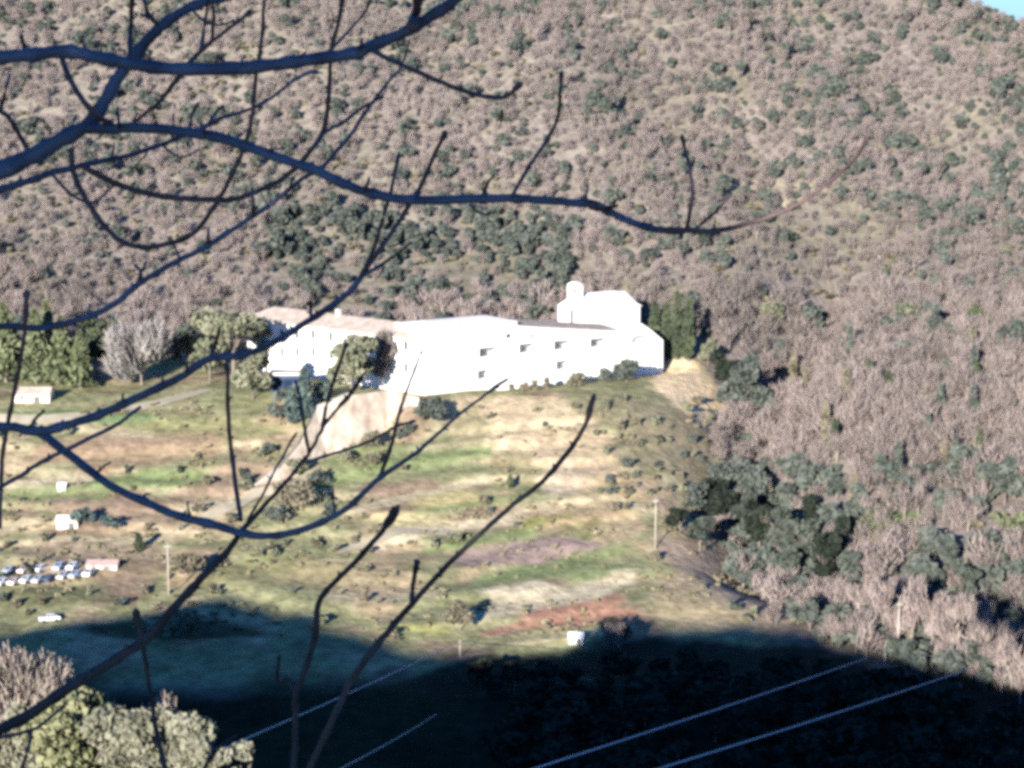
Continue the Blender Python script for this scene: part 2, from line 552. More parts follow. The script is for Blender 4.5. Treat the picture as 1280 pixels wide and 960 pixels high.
g_o = bpy.data.objects.new('ground', me); COL.objects.link(g_o); g_o['kind'] = 'structure'

# unseen spur of the near hill on the left, crest shaped to throw the valley shadow
EDGE = [(-120, 800), (0, 792), (60, 778), (150, 764), (200, 760), (250, 748), (300, 746), (350, 756), (400, 766), (440, 786), (480, 800), (540, 811), (600, 815),
        (660, 818), (715, 812), (738, 788), (765, 768), (800, 768), (832, 780), (900, 776), (1000, 783), (1060, 801), (1120, 814),
        (1200, 826), (1280, 862), (1400, 885)]
us, vs_ = [], []
for e in EDGE:
    u, v = uv_sun(at(*e)); us.append(u); vs_.append(v)
o_ = np.argsort(us); us = np.array(us)[o_]; vs_ = np.array(vs_)[o_]
print('EDGE u', np.round(us), 'v', np.round(vs_, 1))
T0 = 15.0
ru = np.arange(-330, us[-1] + 8, 1.5)
rc = np.interp(ru, us, vs_) - .9 + T0 * TE + 1.5 * fbm(ru, ru * 0, 5, 4)
rc = np.where(ru < us[0], vs_[0] + T0 * TE + (ru - us[0]) * .05, rc)
rd = np.array([-170, -120, -80, -50, -30, -18, -10, -5, -2, 0, 2, 5, 10, 20, 40, 80, 140.])
UU, DD = np.meshgrid(ru, rd)
CC = np.broadcast_to(rc, UU.shape)
rz = CC - np.abs(DD) * .62 + np.where(np.abs(DD) > 1, 1, 0) * np.minimum(np.abs(DD), 20) * .05 * fbm(UU, DD, 12, 3)
rx_ = PP.x * UU + H.x * (T0 + DD); ry_ = PP.y * UU + H.y * (T0 + DD)
n1_, n2_ = len(ru), len(rd)
idx = np.arange(n1_ * n2_).reshape(n2_, n1_)
Qr = np.stack([idx[:-1, :-1], idx[:-1, 1:], idx[1:, 1:], idx[1:, :-1]], -1).reshape(-1, 4)
mr_ = np_mesh('hill', np.stack([rx_, ry_, rz], -1).reshape(-1, 3), Qr, mat('hill_scrub', (.06, .07, .035), (.14, .12, .07), .3, 1), smooth=True)
hill_o = bpy.data.objects.new('hill', mr_); COL.objects.link(hill_o); hill_o['kind'] = 'structure'


# ------------------------------------------------------------------ tree meshes
def leaf_quads(C, size, n, spread=1.0, droop=0.0, aspect=1.0, updir=0.0, g=rng):
    """n leaf-clump quads around the points C with random facing"""
    C = np.asarray(C)
    d1 = g.normal(size=(n, 3)); d1[:, 2] += updir; d1 /= np.linalg.norm(d1, axis=1)[:, None]
    d2 = g.normal(size=(n, 3)); d2 -= (d2 * d1).sum(1)[:, None] * d1; d2 /= np.linalg.norm(d2, axis=1)[:, None]
    s = size * g.uniform(.6, 1.35, n)[:, None]
    a = d1 * s * aspect; b = d2 * s
    P = np.stack([C - a * .5 - b * .35, C - a * .1 + b * .5, C + a * .55 + b * .25, C + a * .2 - b * .5], 1)
    return P.reshape(-1, 3)


def ell_points(lobes, n, g=rng, shell=.55):
    """points in a union of ellipsoids (cx,cy,cz,rx,ry,rz), kept mostly towards the outside"""
    w = np.array([l[3] * l[4] * l[5] for l in lobes]) ** .67; w /= w.sum()
    k = g.choice(len(lobes), n, p=w)
    L_ = np.array(lobes)[k]
    d = g.normal(size=(n, 3)); d /= np.linalg.norm(d, axis=1)[:, None]
    r = (shell + (1 - shell) * g.random(n) ** .6)[:, None]
    return L_[:, :3] + d * r * L_[:, 3:]


def quads_mesh(name, P, m, extra=None, extra_m=None):
    n = len(P) // 4
    Qa = np.arange(n * 4).reshape(-1, 4)
    if extra is None:
        return np_mesh(name, P, Qa, m)
    EV, EQ = extra
    return np_mesh(name, np.concatenate([P, EV]), np.concatenate([Qa, EQ + len(P)]), [m, extra_m], np.concatenate([np.zeros(n, int), np.ones(len(EQ), int)]))


def stick(p0, p1, r0, r1, sides=5):
    p0 = np.array(p0, float); p1 = np.array(p1, float); t = p1 - p0; t = t / np.linalg.norm(t)
    a = np.cross(t, [.3, .9, .2]); a /= np.linalg.norm(a); b = np.cross(t, a)
    th = np.arange(sides) * 2 * math.pi / sides
    ring = np.cos(th)[:, None] * a + np.sin(th)[:, None] * b
    Vv = np.concatenate([p0 + ring * r0, p1 + ring * r1])
    k = np.arange(sides); k2 = (k + 1) % sides
    return Vv, np.stack([k, k2, k2 + sides, k + sides], 1)


def sticks(lst):
    Vs, Qs, n = [], [], 0
    for a in lst:
        v, q = stick(*a); Vs.append(v); Qs.append(q + n); n += len(v)
    return np.concatenate(Vs), np.concatenate(Qs)


def lobes_round(g, n=7, w=1.0, h=1.0, base=.3):
    out = []
    for i in range(n):
        a = g.uniform(0, 6.28); r = g.uniform(.1, .62) * w
        z = base + (h - base) * g.uniform(.2, .85)
        s = g.uniform(.32, .55) * w * (1 - .35 * abs((z - base) / (h - base) - .45))
        out.append((r * math.cos(a), r * math.sin(a), z, s, s, s * .8))
    return out


# every builder works at unit height; crown half-width w relative to the height
def crown_round(seed, n, leaf, w=.5, lob=8, base=.3):
    g = np.random.default_rng(seed)
    return leaf_quads(ell_points(lobes_round(g, lob, w, 1, base), n, g), leaf, n, g=g)


def crown_column(seed, n, leaf, w=.11):
    g = np.random.default_rng(seed)
    t = g.random(n) ** .9
    rad = w * np.clip(np.sin(np.clip(t * .93 + .07, 0, 1) * math.pi) ** .55, .05, 1) * (1 - .45 * t) * 1.35
    th = g.uniform(0, 6.28, n); rr = rad * g.uniform(.65, 1.05, n) * (1 + .25 * np.sin(3 * th + 9 * t))
    C = np.stack([rr * np.cos(th), rr * np.sin(th), .05 + .95 * t], 1)
    return leaf_quads(C, leaf, n, aspect=1.6, updir=1.3, g=g)


def crown_cone(seed, n, leaf, w=.3):
    g = np.random.default_rng(seed)
    t = g.random(n) ** .8
    th = g.uniform(0, 6.28, n)
    rad = w * (1 - t) ** .8 * (1 + .3 * np.sin(5 * th + 20 * t)) * (.75 + .25 * np.sin(t * 40))
    rr = rad * g.uniform(.55, 1.05, n)
    C = np.stack([rr * np.cos(th), rr * np.sin(th), .1 + .9 * t - .06 * rr / w], 1)
    return leaf_quads(C, leaf, n, aspect=1.3, g=g)


def crown_bare(seed, n, w=.42, thick=.006, ln=.2, base=.3):
    """the haze of fine twigs of a leafless crown: thin blades that fan up and out"""
    g = np.random.default_rng(seed)
    lob = lobes_round(g, 9, w, 1, base)
    C = ell_points(lob, n, g, .25)
    d = C - np.array([0, 0, base * .6]); d /= np.linalg.norm(d, axis=1)[:, None]
    d = d + g.normal(size=(n, 3)) * .35; d[:, 2] += .35; d /= np.linalg.norm(d, axis=1)[:, None]
    s = g.normal(size=(n, 3)); s -= (s * d).sum(1)[:, None] * d; s /= np.linalg.norm(s, axis=1)[:, None]
    l = ln * g.uniform(.6, 1.2, n)[:, None]; t = thick * g.uniform(.7, 1.5, n)[:, None]
    P = np.stack([C - d * l * .5 - s * t, C - d * l * .5 + s * t, C + d * l * .5 + s * t * .35, C + d * l * .5 - s * t * .35], 1)
    return P.reshape(-1, 3)


def limbs(seed, n=6, r=.02, base=.12, spread=.3):
    g = np.random.default_rng(seed)
    lst = [((0, 0, -.04), (g.uniform(-.02, .02), g.uniform(-.02, .02), .45), r, r * .7), ]
    top = lst[0][1]
    for i in range(n):
        a = g.uniform(0, 6.28); q = g.uniform(.5, 1) * spread
        z0 = g.uniform(base + .1, .45)
        p0 = (top[0] * z0 / .45, top[1] * z0 / .45, z0)
        p1 = (q * math.cos(a), q * math.sin(a), z0 + g.uniform(.25, .45))
        lst.append((p0, p1, r * .5, r * .15))
    return sticks(lst)


KINDS = {}


def kind(name, crowns):
    KINDS[name] = crowns


TINY = {}
for nm, fn, cm, tm in (
        ('evergreen_tree', lambda s: crown_round(s, 260, .19, .5, 8, .15), 'oak', 'trunk'),
        ('bare_tree', lambda s: crown_bare(s, 170, .46, .010, .26, .15), 'barecrown', 'paletrunk')):
    lst = []
    for s in range(6):
        lst.append(quads_mesh(nm, fn(100 + s), M[cm], limbs(200 + s, 5, .022 if nm == 'bare_tree' else .03), M[tm]))
    TINY[nm] = lst


def unit_arrays(me):
    V_ = np.empty(len(me.vertices) * 3, np.float32); me.vertices.foreach_get('co', V_)
    Q_ = np.empty(len(me.loops), np.int32); me.loops.foreach_get('vertex_index', Q_)
    I_ = np.empty(len(me.polygons), np.int32); me.polygons.foreach_get('material_index', I_)
    return V_.reshape(-1, 3), Q_.reshape(-1, 4), I_


def merged(name, meshes, places, mats):
    """ONE object out of many far plants: places = (x,y,z,height,width factor,rotation,variant)"""
    U = [unit_arrays(m_) for m_ in meshes]
    Vs, Qs, Is, n = [], [], [], 0
    for (x, y, z, h, w, r, k) in places:
        v, q, i = U[k % len(U)]
        c, s = math.cos(r), math.sin(r)
        vx = (v[:, 0] * c - v[:, 1] * s) * h * w + x; vy = (v[:, 0] * s + v[:, 1] * c) * h * w + y
        Vs.append(np.stack([vx, vy, v[:, 2] * h + z], 1)); Qs.append(q + n); Is.append(i); n += len(v)
    m_ = np_mesh(name, np.concatenate(Vs), np.concatenate(Qs), mats, np.concatenate(Is))
    o = bpy.data.objects.new(name, m_); COL.objects.link(o)
    return o


# ------------------------------------------------------------------ woods on the mountain and in the ravine
def in_blocks(x, y):
    d = min(float(seg_dist(np.array([x]), np.array([y]), PAD1)[0]), float(seg_dist(np.array([x]), np.array([y]), PAD2)[0]))
    return d


pts = []
st = 3.7
for yy in np.arange(396, 900, st):
    for xx in np.arange(-.27 * yy - 10, .27 * yy + 12, st):
        pts.append((xx + random.uniform(-.45, .45) * st, yy + random.uniform(-.45, .45) * st))
P_ = np.array(pts)
PZ = terrain(P_[:, 0], P_[:, 1])
ppx, ppy = project(P_[:, 0], P_[:, 1], PZ)
pad_d = np.minimum(seg_dist(P_[:, 0], P_[:, 1], PAD1), seg_dist(P_[:, 0], P_[:, 1], PAD2))
rvx = ravine_x(P_[:, 1])
e1n = fbm(P_[:, 0], P_[:, 1], 26, 3); e2n = fbm(P_[:, 0] + 91, P_[:, 1], 9, 2); e3n = fbm((.84 * P_[:, 0] + .54 * P_[:, 1]) / 8, (.54 * P_[:, 0] - .84 * P_[:, 1]) / 34, 1, 3)
ever, bare, bush = [], [], []
for i in range(len(P_)):
    x, y, z = P_[i, 0], P_[i, 1], PZ[i]
    px, py = ppx[i], ppy[i]
    if py < -40: continue
    wood = (y > 606 and pad_d[i] > 7) or (x > rvx[i] - 9 + 4 * e2n[i] and y > 425 and pad_d[i] > 8) or (x > 58 and y > 400 and px > 985 and py < np.interp(px, [985, 1120, 1280], [800, 842, 900]))
    if y < 606 and x < -40 and y > 590 and pad_d[i] > 7: wood = True
    if not wood: continue
    r = random.random()
    ev, br, bu = .16, .50, .2
    if py < 330:
        t = min(1, max(0, (px - 250) / 700))
        ev = .15 + .10 * t; br = .58 + .08 * t; bu = .2
    if 330 < px < 720 and 270 < py < 385: ev, br, bu = .62, .2, .15
    if px < 330 and 330 < py < 480: ev, br, bu = .06, .70, .12
    if px > 900 and 395 < py < 640: ev, br, bu = .05, .88, .06
    if px > 850 and py > 590: ev, br, bu = .38, .38, .2
    if 850 < px < 1060 and 590 < py < 740 and abs(x - rvx[i]) < 22: ev, br, bu = .75, .15, .1
    if px > 1000 and py > 730: ev, br, bu = .40, .32, .25
    ev *= max(.1, 1 + 1.2 * e1n[i] + .5 * e2n[i] + (2.2 * e3n[i] if py < 420 else 0))
    sc = 1 + .5 * e2n[i]
    if r < ev:
        h = random.choice((2.2, 2.8, 3.4, 4.2, 5.4)) * random.uniform(.85, 1.15) * sc * (1.25 if py > 390 else 1)
        ever.append((x, y, z, h, random.uniform(.85, 1.25), random.uniform(0, 6.28), random.randrange(6)))
    elif r < ev + br:
        h = (random.uniform(3.2, 5.6) if py < 370 else random.uniform(4.5, 8.5)) * sc
        bare.append((x, y, z - .2, h, random.uniform(.95, 1.6), random.uniform(0, 6.28), random.randrange(6)))
    elif r < ev + br + bu:
        bush.append((x, y, z - .15, random.uniform(1.2, 2.6), random.uniform(1.1, 1.9), random.uniform(0, 6.28), random.randrange(6)))
ever.sort(key=lambda t: t[1]); bare.sort(key=lambda t: t[1])
print('WOODS', len(ever), len(bare), len(bush))


def zone_label(p, evergreen):
    px, py = project(p[0], p[1], p[2])
    if evergreen:
        if py > 560 and px > 800:
            return 'dark evergreen tree crowded into the ravine right of the terraced spur', 'evergreens in the ravine'
        if px > 850:
            return 'dark evergreen tree standing out of the pinkish bare wood right of the white convent', 'evergreens in the bare wood'
        return 'grey green evergreen tree on the slope close behind the white convent', 'evergreens behind the convent'
    if py > 560 and px > 800:
        return 'leafless tree with pale trunk on the bank right of the terraced spur', 'leafless trees on the lower right bank'
    if px > 850:
        return 'leafless pinkish tree of the bare wood right of the white convent', 'leafless trees of the bare wood'
    return 'leafless brownish tree on the slope close behind the white convent', 'leafless trees behind the convent'


NI = 255
for nm, lst, evg, cat in (('evergreen_tree', ever, True, 'tree'), ('bare_tree', bare, False, 'tree')):
    for p in lst[:NI]:
        o = bpy.data.objects.new(nm, TINY[nm][p[6]]); COL.objects.link(o)
        o.location = p[:3]; o.scale = (p[3] * p[4], p[3] * p[4], p[3]); o.rotation_euler = (0, 0, p[5])
        lb, gr = zone_label(p, evg)
        tag(o, lb, cat, gr)
    far = merged('evergreen_woodland' if evg else 'bare_woodland', TINY[nm], lst[NI:], [M['oak'] if evg else M['barecrown'], M['trunk'] if evg else M['paletrunk']])
    tag(far, 'dark evergreen trees scattered over the upper mountainside' if evg else 'bare pinkish brown woodland covering the upper mountainside', 'woodland', kind='stuff')
bm_ = [quads_mesh('scrub', crown_round(300 + s, 60, .34, .55, 5, .1), M['scrub']) for s in range(6)]
tuf = []
for _ in range(1500):
    px = random.uniform(-20, 960); py = random.uniform(500, 800)
    y = np.interp(py, [500, 603, 700, 798], [546, 508, 470, 430]); x = (px - 640) / F * (y * 1.03)
    if x > float(ravine_x(y)) - 6: continue
    z = tz(x, y)
    if fbm(np.array([x]), np.array([y]), 12, 2)[0] < .0: continue
    if float(seg_dist(np.array([x]), np.array([y]), PAD2)[0]) < 3: continue
    tuf.append((x, y, z - .1, random.uniform(.4, 1.1), random.uniform(1.2, 2.4), random.uniform(0, 6.28), random.randrange(6)))
M['drygrass'] = leafmat('dry_grass_blades', (.20, .18, .11), (.30, .265, .17), .12, .9)
tm_ = [quads_mesh('tufts', crown_round(340 + s, 40, .4, .55, 4, .05), M['drygrass']) for s in range(6)]
tag(merged('dry_grass', tm_, tuf, [M['drygrass']]), 'tufts of dry grass all over the terraced slope', 'grass', kind='stuff')
U = merged('undergrowth', bm_, bush, [M['scrub']])
tag(U, 'dry low scrub between the trees of the mountainside', 'undergrowth', kind='stuff')


# ------------------------------------------------------------------ single trees
def make_tree(name, px, py, hpx, wpx, form, leafm, label, group=None, trunkm='trunk', n=900, leaf=.09, seed=None, dist=None, cat='tree', base=.25):
    p = at(px, py) if dist is None else at_y(px, py, dist)
    k = mpp(p); h = hpx * k; w = wpx * k / 2
    seed = seed if seed is not None else int(px * 7 + py)
    if leafm == 'scrub': base = .02
    t = empty(name, p, label, cat, group)
    wr = w / h
    g = np.random.default_rng(seed)
    if form == 'round': P = crown_round(seed, n, leaf, wr / .95, 9, base)
    elif form == 'column': P = crown_column(seed, n, leaf, wr / 1.1)
    elif form == 'cone': P = crown_cone(seed, n, leaf, wr)
    elif form == 'bare': P = crown_bare(seed, n, wr / .95, leaf, .2, base)
    elif form == 'shrub': P = crown_round(seed, n, leaf, wr / .95, 7, .05)
    elif form == 'umbrella':
        lob = []
        for i in range(8):
            a = g.uniform(0, 6.28); r = g.uniform(.1, .62) * wr
            lob.append((r * math.cos(a), r * math.sin(a), g.uniform(.72, .86), .42 * wr, .42 * wr, .13))
        P = leaf_quads(ell_points(lob, n, g), leaf, n, g=g)
    crown = bpy.data.objects.new('crown', quads_mesh('crown', P * h, M[leafm])); COL.objects.link(crown); crown.parent = t
    if form in ('round', 'bare'): E = limbs(seed + 5, 9 if form == 'bare' else 6, .013 if form == 'bare' else .022, .1, wr * .8)
    elif form == 'umbrella': E = limbs(seed + 5, 6, .03, .25, wr * .6)
    elif form == 'shrub': E = sticks([((0, 0, -.05), (.12 * wr * math.cos(a), .12 * wr * math.sin(a), .45), .02, .01) for a in (0, 2.1, 4.2)])
    else: E = sticks([((0, 0, -.04), (0, 0, .7), .03, .008)])
    tr = bpy.data.objects.new('stem' if form == 'shrub' else 'trunk', np_mesh('trunk', E[0] * h, E[1], M[trunkm])); COL.objects.link(tr); tr.parent = t
    return t


make_tree('conifer_tree', 8, 478, 98, 66, 'cone', 'greenfir', 'bright green conifer at the left edge, with more conifers to its right', 'conifers on the left', n=1200, leaf=.07)
make_tree('conifer_tree', 46, 480, 92, 54, 'cone', 'greenfir', 'second bright green conifer from the left edge', 'conifers on the left', n=1200, leaf=.07)
make_tree('conifer_tree', 78, 482, 86, 48, 'cone', 'greenfir', 'green conifer between two others left of the dark narrow tree', 'conifers on the left', n=1100, leaf=.07)
make_tree('conifer_tree', 101, 486, 72, 40, 'cone', 'greenfir', 'rightmost and lowest of the bright green conifers', 'conifers on the left', n=1000, leaf=.07)
make_tree('cypress_tree', 60, 455, 78, 15, 'column', 'greenfir', 'thin green spire rising above the conifers on the left', n=500, leaf=.06)
make_tree('evergreen_tree', 122, 474, 82, 44, 'round', 'cyp', 'dark evergreen tree between the green conifers and the pale leafless tree', n=900)
make_tree('bare_tree', 177, 482, 96, 98, 'bare', 'greybare', 'large pale grey leafless tree with wide fan shaped crown', trunkm='paletrunk', n=3000, leaf=.007, base=.04)
make_tree('evergreen_tree', 230, 455, 50, 44, 'round', 'oak', 'small dark evergreen tree right behind the pale leafless tree', n=700)
make_tree('umbrella_pine', 292, 478, 98, 108, 'umbrella', 'olive', 'broad flat crowned pine left of the white wing', n=1500, leaf=.07)
make_tree('evergreen_tree', 262, 480, 62, 60, 'round', 'olive', 'grey green bushy tree under the flat crowned pine', n=900, base=.06)
make_tree('evergreen_tree', 325, 462, 66, 60, 'round', 'olive', 'olive green tree hiding the left end of the white wing', n=1000)
make_tree('evergreen_tree', 316, 500, 62, 50, 'round', 'olive', 'olive green tree just left of the shade-darkened garage', n=900, base=.06)
make_tree('evergreen_tree', 360, 458, 50, 40, 'round', 'oak', 'dark green tree against the white wing above the shade-darkened garage doors', n=800)
make_tree('evergreen_tree', 440, 500, 84, 78, 'round', 'olive', 'large grey green tree in front of the middle of the white wing', n=1500, leaf=.075, base=.12)
make_tree('bare_tree', 479, 490, 78, 36, 'bare', 'barecrown', 'narrow brownish leafless tree in front of the white wing', n=900, leaf=.012)
make_tree('cypress_tree', 381, 525, 64, 18, 'column', 'bluecyp', 'slim bluish green cypress beside the garage', n=600, leaf=.07)
make_tree('evergreen_tree', 350, 528, 46, 30, 'round', 'oak', 'dark green tree in front of the shade-darkened garage', n=700, base=.05)
make_tree('evergreen_tree', 402, 505, 30, 30, 'round', 'bluecyp', 'bluish green bush tree right of the slim bluish cypress', n=600, base=.05)
make_tree('cypress_tree', 366, 530, 46, 16, 'column', 'bluecyp', 'short bluish cypress at the corner of the garage', n=500, leaf=.08)
make_tree('cypress_tree', 818, 448, 70, 15, 'column', 'cyp', 'dark cypress touching the right end of the convent', 'cypresses by the church', n=700, leaf=.06)
make_tree('cypress_tree', 833, 450, 70, 11, 'column', 'cyp', 'slim green cypress, second from the right end of the convent', 'cypresses by the church', n=600, leaf=.06)
make_tree('cypress_tree', 846, 452, 84, 10, 'column', 'cyp', 'tallest dark cypress, third from the right end of the convent', 'cypresses by the church', n=600, leaf=.06)
make_tree('cypress_tree', 860, 452, 76, 12, 'column', 'cyp', 'rightmost slim green cypress beside the convent', 'cypresses by the church', n=600, leaf=.06)
make_tree('evergreen_tree', 932, 528, 92, 66, 'round', 'oak', 'tall dark evergreen tree beside the sunlit tan bank right of the convent', n=1400, leaf=.075, base=.15)
make_tree('evergreen_tree', 905, 490, 50, 40, 'round', 'darkwood', 'dark tree at the top of the ravine beside the tan bank', n=900)
make_tree('evergreen_tree', 885, 458, 30, 34, 'round', 'olive', 'low olive green tree just right of the cypresses', n=700)
make_tree('shrub', 540, 528, 30, 46, 'shrub', 'oak', 'round dark shrub below the corner of the white convent', n=700, leaf=.14, cat='shrub')
make_tree('shrub', 783, 478, 32, 44, 'shrub', 'oak', 'large dark pointed shrub against the right end of the white front', n=700, leaf=.14, cat='shrub')
make_tree('shrub', 755, 478, 18, 26, 'shrub', 'oak', 'small dark shrub left of the large pointed one at the white front', n=500, leaf=.16, cat='shrub')
make_tree('shrub', 722, 484, 20, 30, 'shrub', 'scrub', 'greyish shrub under the lower window of the white front', n=500, leaf=.16, cat='shrub')
for i, (px, py, hh, ww, lb) in enumerate([
        (640, 492, 12, 11, 'first tiny shrub from the left along the foot of the white front'),
        (655, 491, 15, 13, 'second tiny shrub from the left along the foot of the white front'),
        (668, 490, 18, 9, 'third tiny shrub from the left, narrow, at the foot of the white front'),
        (684, 488, 17, 9, 'fourth tiny shrub from the left, narrow, at the foot of the white front')]):
    make_tree('shrub', px, py, hh, ww, 'shrub', 'scrub', lb, 'tiny shrubs at the white front', n=220, leaf=.2, cat='shrub')
make_tree('evergreen_tree', 230, 806, 46, 58, 'round', 'olive', 'greyish bush tree alone in the shaded pasture', n=900)
make_tree('evergreen_tree', 775, 812, 40, 62, 'round', 'darkwood', 'dark round tree at the shadow edge right of the white hut', n=900)
make_tree('bare_tree', 765, 826, 46, 40, 'bare', 'barecrown', 'shaded leafless tree in front of the white hut', n=700, leaf=.012)
make_tree('evergreen_tree', 575, 790, 44, 40, 'round', 'scrub', 'brownish bushy tree left of the red soil terrace', n=700)
make_tree('evergreen_tree', 105, 660, 22, 34, 'round', 'bluecyp', 'dark bluish bush tree beside the little pale shed', n=500, leaf=.13)
make_tree('evergreen_tree', 140, 662, 16, 34, 'round', 'bluecyp', 'low bluish bush right of the dark bush beside the pale shed', n=450, leaf=.15)
make_tree('cypress_tree', 174, 692, 24, 10, 'column', 'cyp', 'small dark cypress leaning on the field left of the pale pole', n=350, leaf=.1)
make_tree('cypress_tree', 638, 612, 18, 7, 'column', 'cyp', 'tiny dark cypress on the terraces below the convent', n=250, leaf=.12)
make_tree('evergreen_tree', 370, 640, 40, 60, 'round', 'scrub', 'brownish bush tree below the pale retaining wall', n=800)
make_tree('evergreen_tree', 345, 655, 22, 40, 'round', 'oak', 'low green bush left of the brownish bush below the retaining wall', n=500, leaf=.13)
make_tree('shrub', 468, 580, 16, 26, 'shrub', 'scrub', 'grey shrub at the foot of the retaining wall', n=400, leaf=.16, cat='shrub')
make_tree('shrub', 335, 570, 18, 20, 'shrub', 'oak', 'dark green shrub above the left end of the retaining wall', n=400, leaf=.16, cat='shrub')
make_tree('evergreen_tree', 232, 728, 40, 56, 'round', 'scrub', 'dull bush tree behind the tall pale pole', n=800)

# trees of the dark ravine edge
ravine_spots = [(875, 690, 50, 40), (900, 668, 60, 46), (925, 676, 70, 44), (948, 700, 84, 40), (975, 712, 88, 40), (1003, 724, 90, 44), (1030, 742, 80, 40),
                (1046, 712, 70, 36), (985, 745, 60, 46), (1185, 745, 78, 34), (1205, 770, 70, 36), (1010, 660, 46, 34), (890, 640, 46, 40), (850, 668, 36, 34)]
for (px, py, hh, ww) in ravine_spots:
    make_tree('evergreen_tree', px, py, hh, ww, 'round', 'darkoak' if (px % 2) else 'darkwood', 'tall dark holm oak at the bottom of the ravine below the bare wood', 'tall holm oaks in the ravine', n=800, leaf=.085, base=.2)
for (px, py, hh, ww) in [(1080, 792, 80, 44), (1105, 806, 92, 40), (1140, 815, 96, 50), (1165, 822, 90, 40), (1192, 832, 104, 50), (1225, 842, 90, 46), (1255, 852, 84, 50), (1050, 780, 60, 40),
                         (1275, 880, 90, 50), (1010, 782, 44, 36), (1040, 808, 40, 36), (970, 784, 30, 34)]:
    make_tree('bare_tree', px, py, hh, ww, 'bare', 'barecrown', 'tall leafless tree with sunlit pale trunk along the shadow edge at lower right', 'leafless trees along the shadow edge',
              trunkm='paletrunk', n=800, leaf=.010, base=.08 + .2 * ((px * 7) % 10) / 10)

for i, (px, py, hh, ww, k_) in enumerate([(1016, 424, 46, 36, 'oak'), (1082, 428, 44, 32, 'oak'), (1166, 432, 64, 24, 'oak'), (1218, 420, 38, 24, 'cyp'), (1266, 452, 56, 46, 'oak'), (1130, 408, 30, 30, 'olive'), (1110, 510, 44, 12, 'cyp'), (1085, 490, 40, 10, 'cyp'),
                         (962, 412, 34, 40, 'olive'), (1195, 610, 56, 40, 'oak'), (1212, 588, 40, 34, 'oak'), (1100, 672, 30, 60, 'greenfir'), (1060, 676, 26, 40, 'greenfir'), (1262, 680, 40, 50, 'greenfir'), (1230, 720, 44, 44, 'olive'), (905, 620, 54, 46, 'oak'), (940, 640, 60, 50, 'oak'), (870, 640, 40, 40, 'oak'), (1060, 740, 60, 34, 'oak'), (985, 690, 60, 40, 'oak')]):
    make_tree('evergreen_tree', px, py, hh, ww, 'column' if k_ == 'cyp' else 'round', k_, ('bright green low tree' if k_ == 'greenfir' else 'olive green tree' if k_ == 'olive' else 'dark narrow upright evergreen' if k_ == 'cyp' else 'tall dark evergreen tree') + ' standing out among the leafless trees right of the spur',
              {'greenfir': 'bright green trees in the bare wood', 'olive': 'olive green trees in the bare wood', 'cyp': 'upright evergreens in the bare wood', 'oak': 'tall evergreens in the bare wood'}[k_], n=700, leaf=.09, base=.08)
for (px, py, hh, ww, k_, lb) in [(398, 606, 20, 34, 'oak', 'dark shrub at the foot of the retaining wall, left one'), (432, 578, 16, 24, 'olive', 'olive shrub at the foot of the retaining wall, second from left'), (505, 548, 18, 30, 'oak', 'dark shrub at the right foot of the retaining wall'),
                                 (350, 618, 16, 26, 'scrub', 'brownish shrub where the road meets the retaining wall'),
                                 (372, 596, 26, 30, 'olive', 'olive shrub hiding the narrow left part of the retaining wall'), (462, 562, 22, 30, 'scrub', 'brownish shrub at the middle of the foot of the retaining wall')]:
    make_tree('shrub', px, py, hh, ww, 'shrub', k_, lb, n=400, leaf=.16, cat='shrub')
g5 = random.Random(17)
for i in range(26):
    make_tree('cypress_tree', g5.uniform(955, 1275), g5.uniform(450, 640), g5.uniform(30, 52), g5.uniform(7, 11), 'column', g5.choice(['cyp', 'scrub', 'oak']), 'thin dark upright tree scattered through the pinkish bare wood right of the convent', 'thin upright trees in the bare wood', n=260, leaf=.08)
# shrubs on the terraces
rg = random.Random(3)
shr = []
tries = 0
while len(shr) < 95 and tries < 4000:
    tries += 1
    px = rg.uniform(-10, 980); py = rg.uniform(505, 800)
    p = at(px, py)
    if p.y > 560 or p.y < 402 or p.x > float(ravine_x(p.y)) - 14: continue
    if float(seg_dist(np.array([p.x]), np.array([p.y]), PAD2)[0]) < 6 or float(seg_dist(np.array([p.x]), np.array([p.y]), PAD1)[0]) < 8: continue
    if fbm(np.array([p.x + 33]), np.array([p.y]), 22, 2)[0] < -.05 and rg.random() < .8: continue
    if 580 < px < 800 and 725 < py < 800: continue
    shr.append(p)
for _ in range(60):
    px = rg.uniform(745, 905); py = rg.uniform(500, 640)
    p = at(px, py)
    if p.y > 590 or p.x > float(ravine_x(p.y)) - 2: continue
    shr.append(p)
sm = {k: [quads_mesh('shrub', crown_round(400 + s, 150, .26, .6, 5, .05), M[k]) for s in range(4)] for k in ('scrub', 'oak', 'olive')}
for i, p in enumerate(shr):
    k = rg.choice(['scrub', 'scrub', 'oak', 'olive'])
    o = bpy.data.objects.new('shrub', sm[k][i % 4]); COL.objects.link(o)
    hh = rg.uniform(.9, 2.4)
    o.location = p; o.scale = (hh * rg.uniform(.9, 1.7), hh * rg.uniform(.9, 1.5), hh); o.rotation_euler = (0, 0, rg.uniform(0, 6.28))
    lb = {'scrub': 'low dry brownish shrub growing on the terraces below the convent', 'oak': 'low dark green shrub growing on the terraces below the convent',
          'olive': 'low olive green shrub growing on the terraces below the convent'}[k]
    tag(o, lb, 'shrub', {'scrub': 'brownish shrubs on the terraces', 'oak': 'dark shrubs on the terraces', 'olive': 'olive green shrubs on the terraces'}[k])

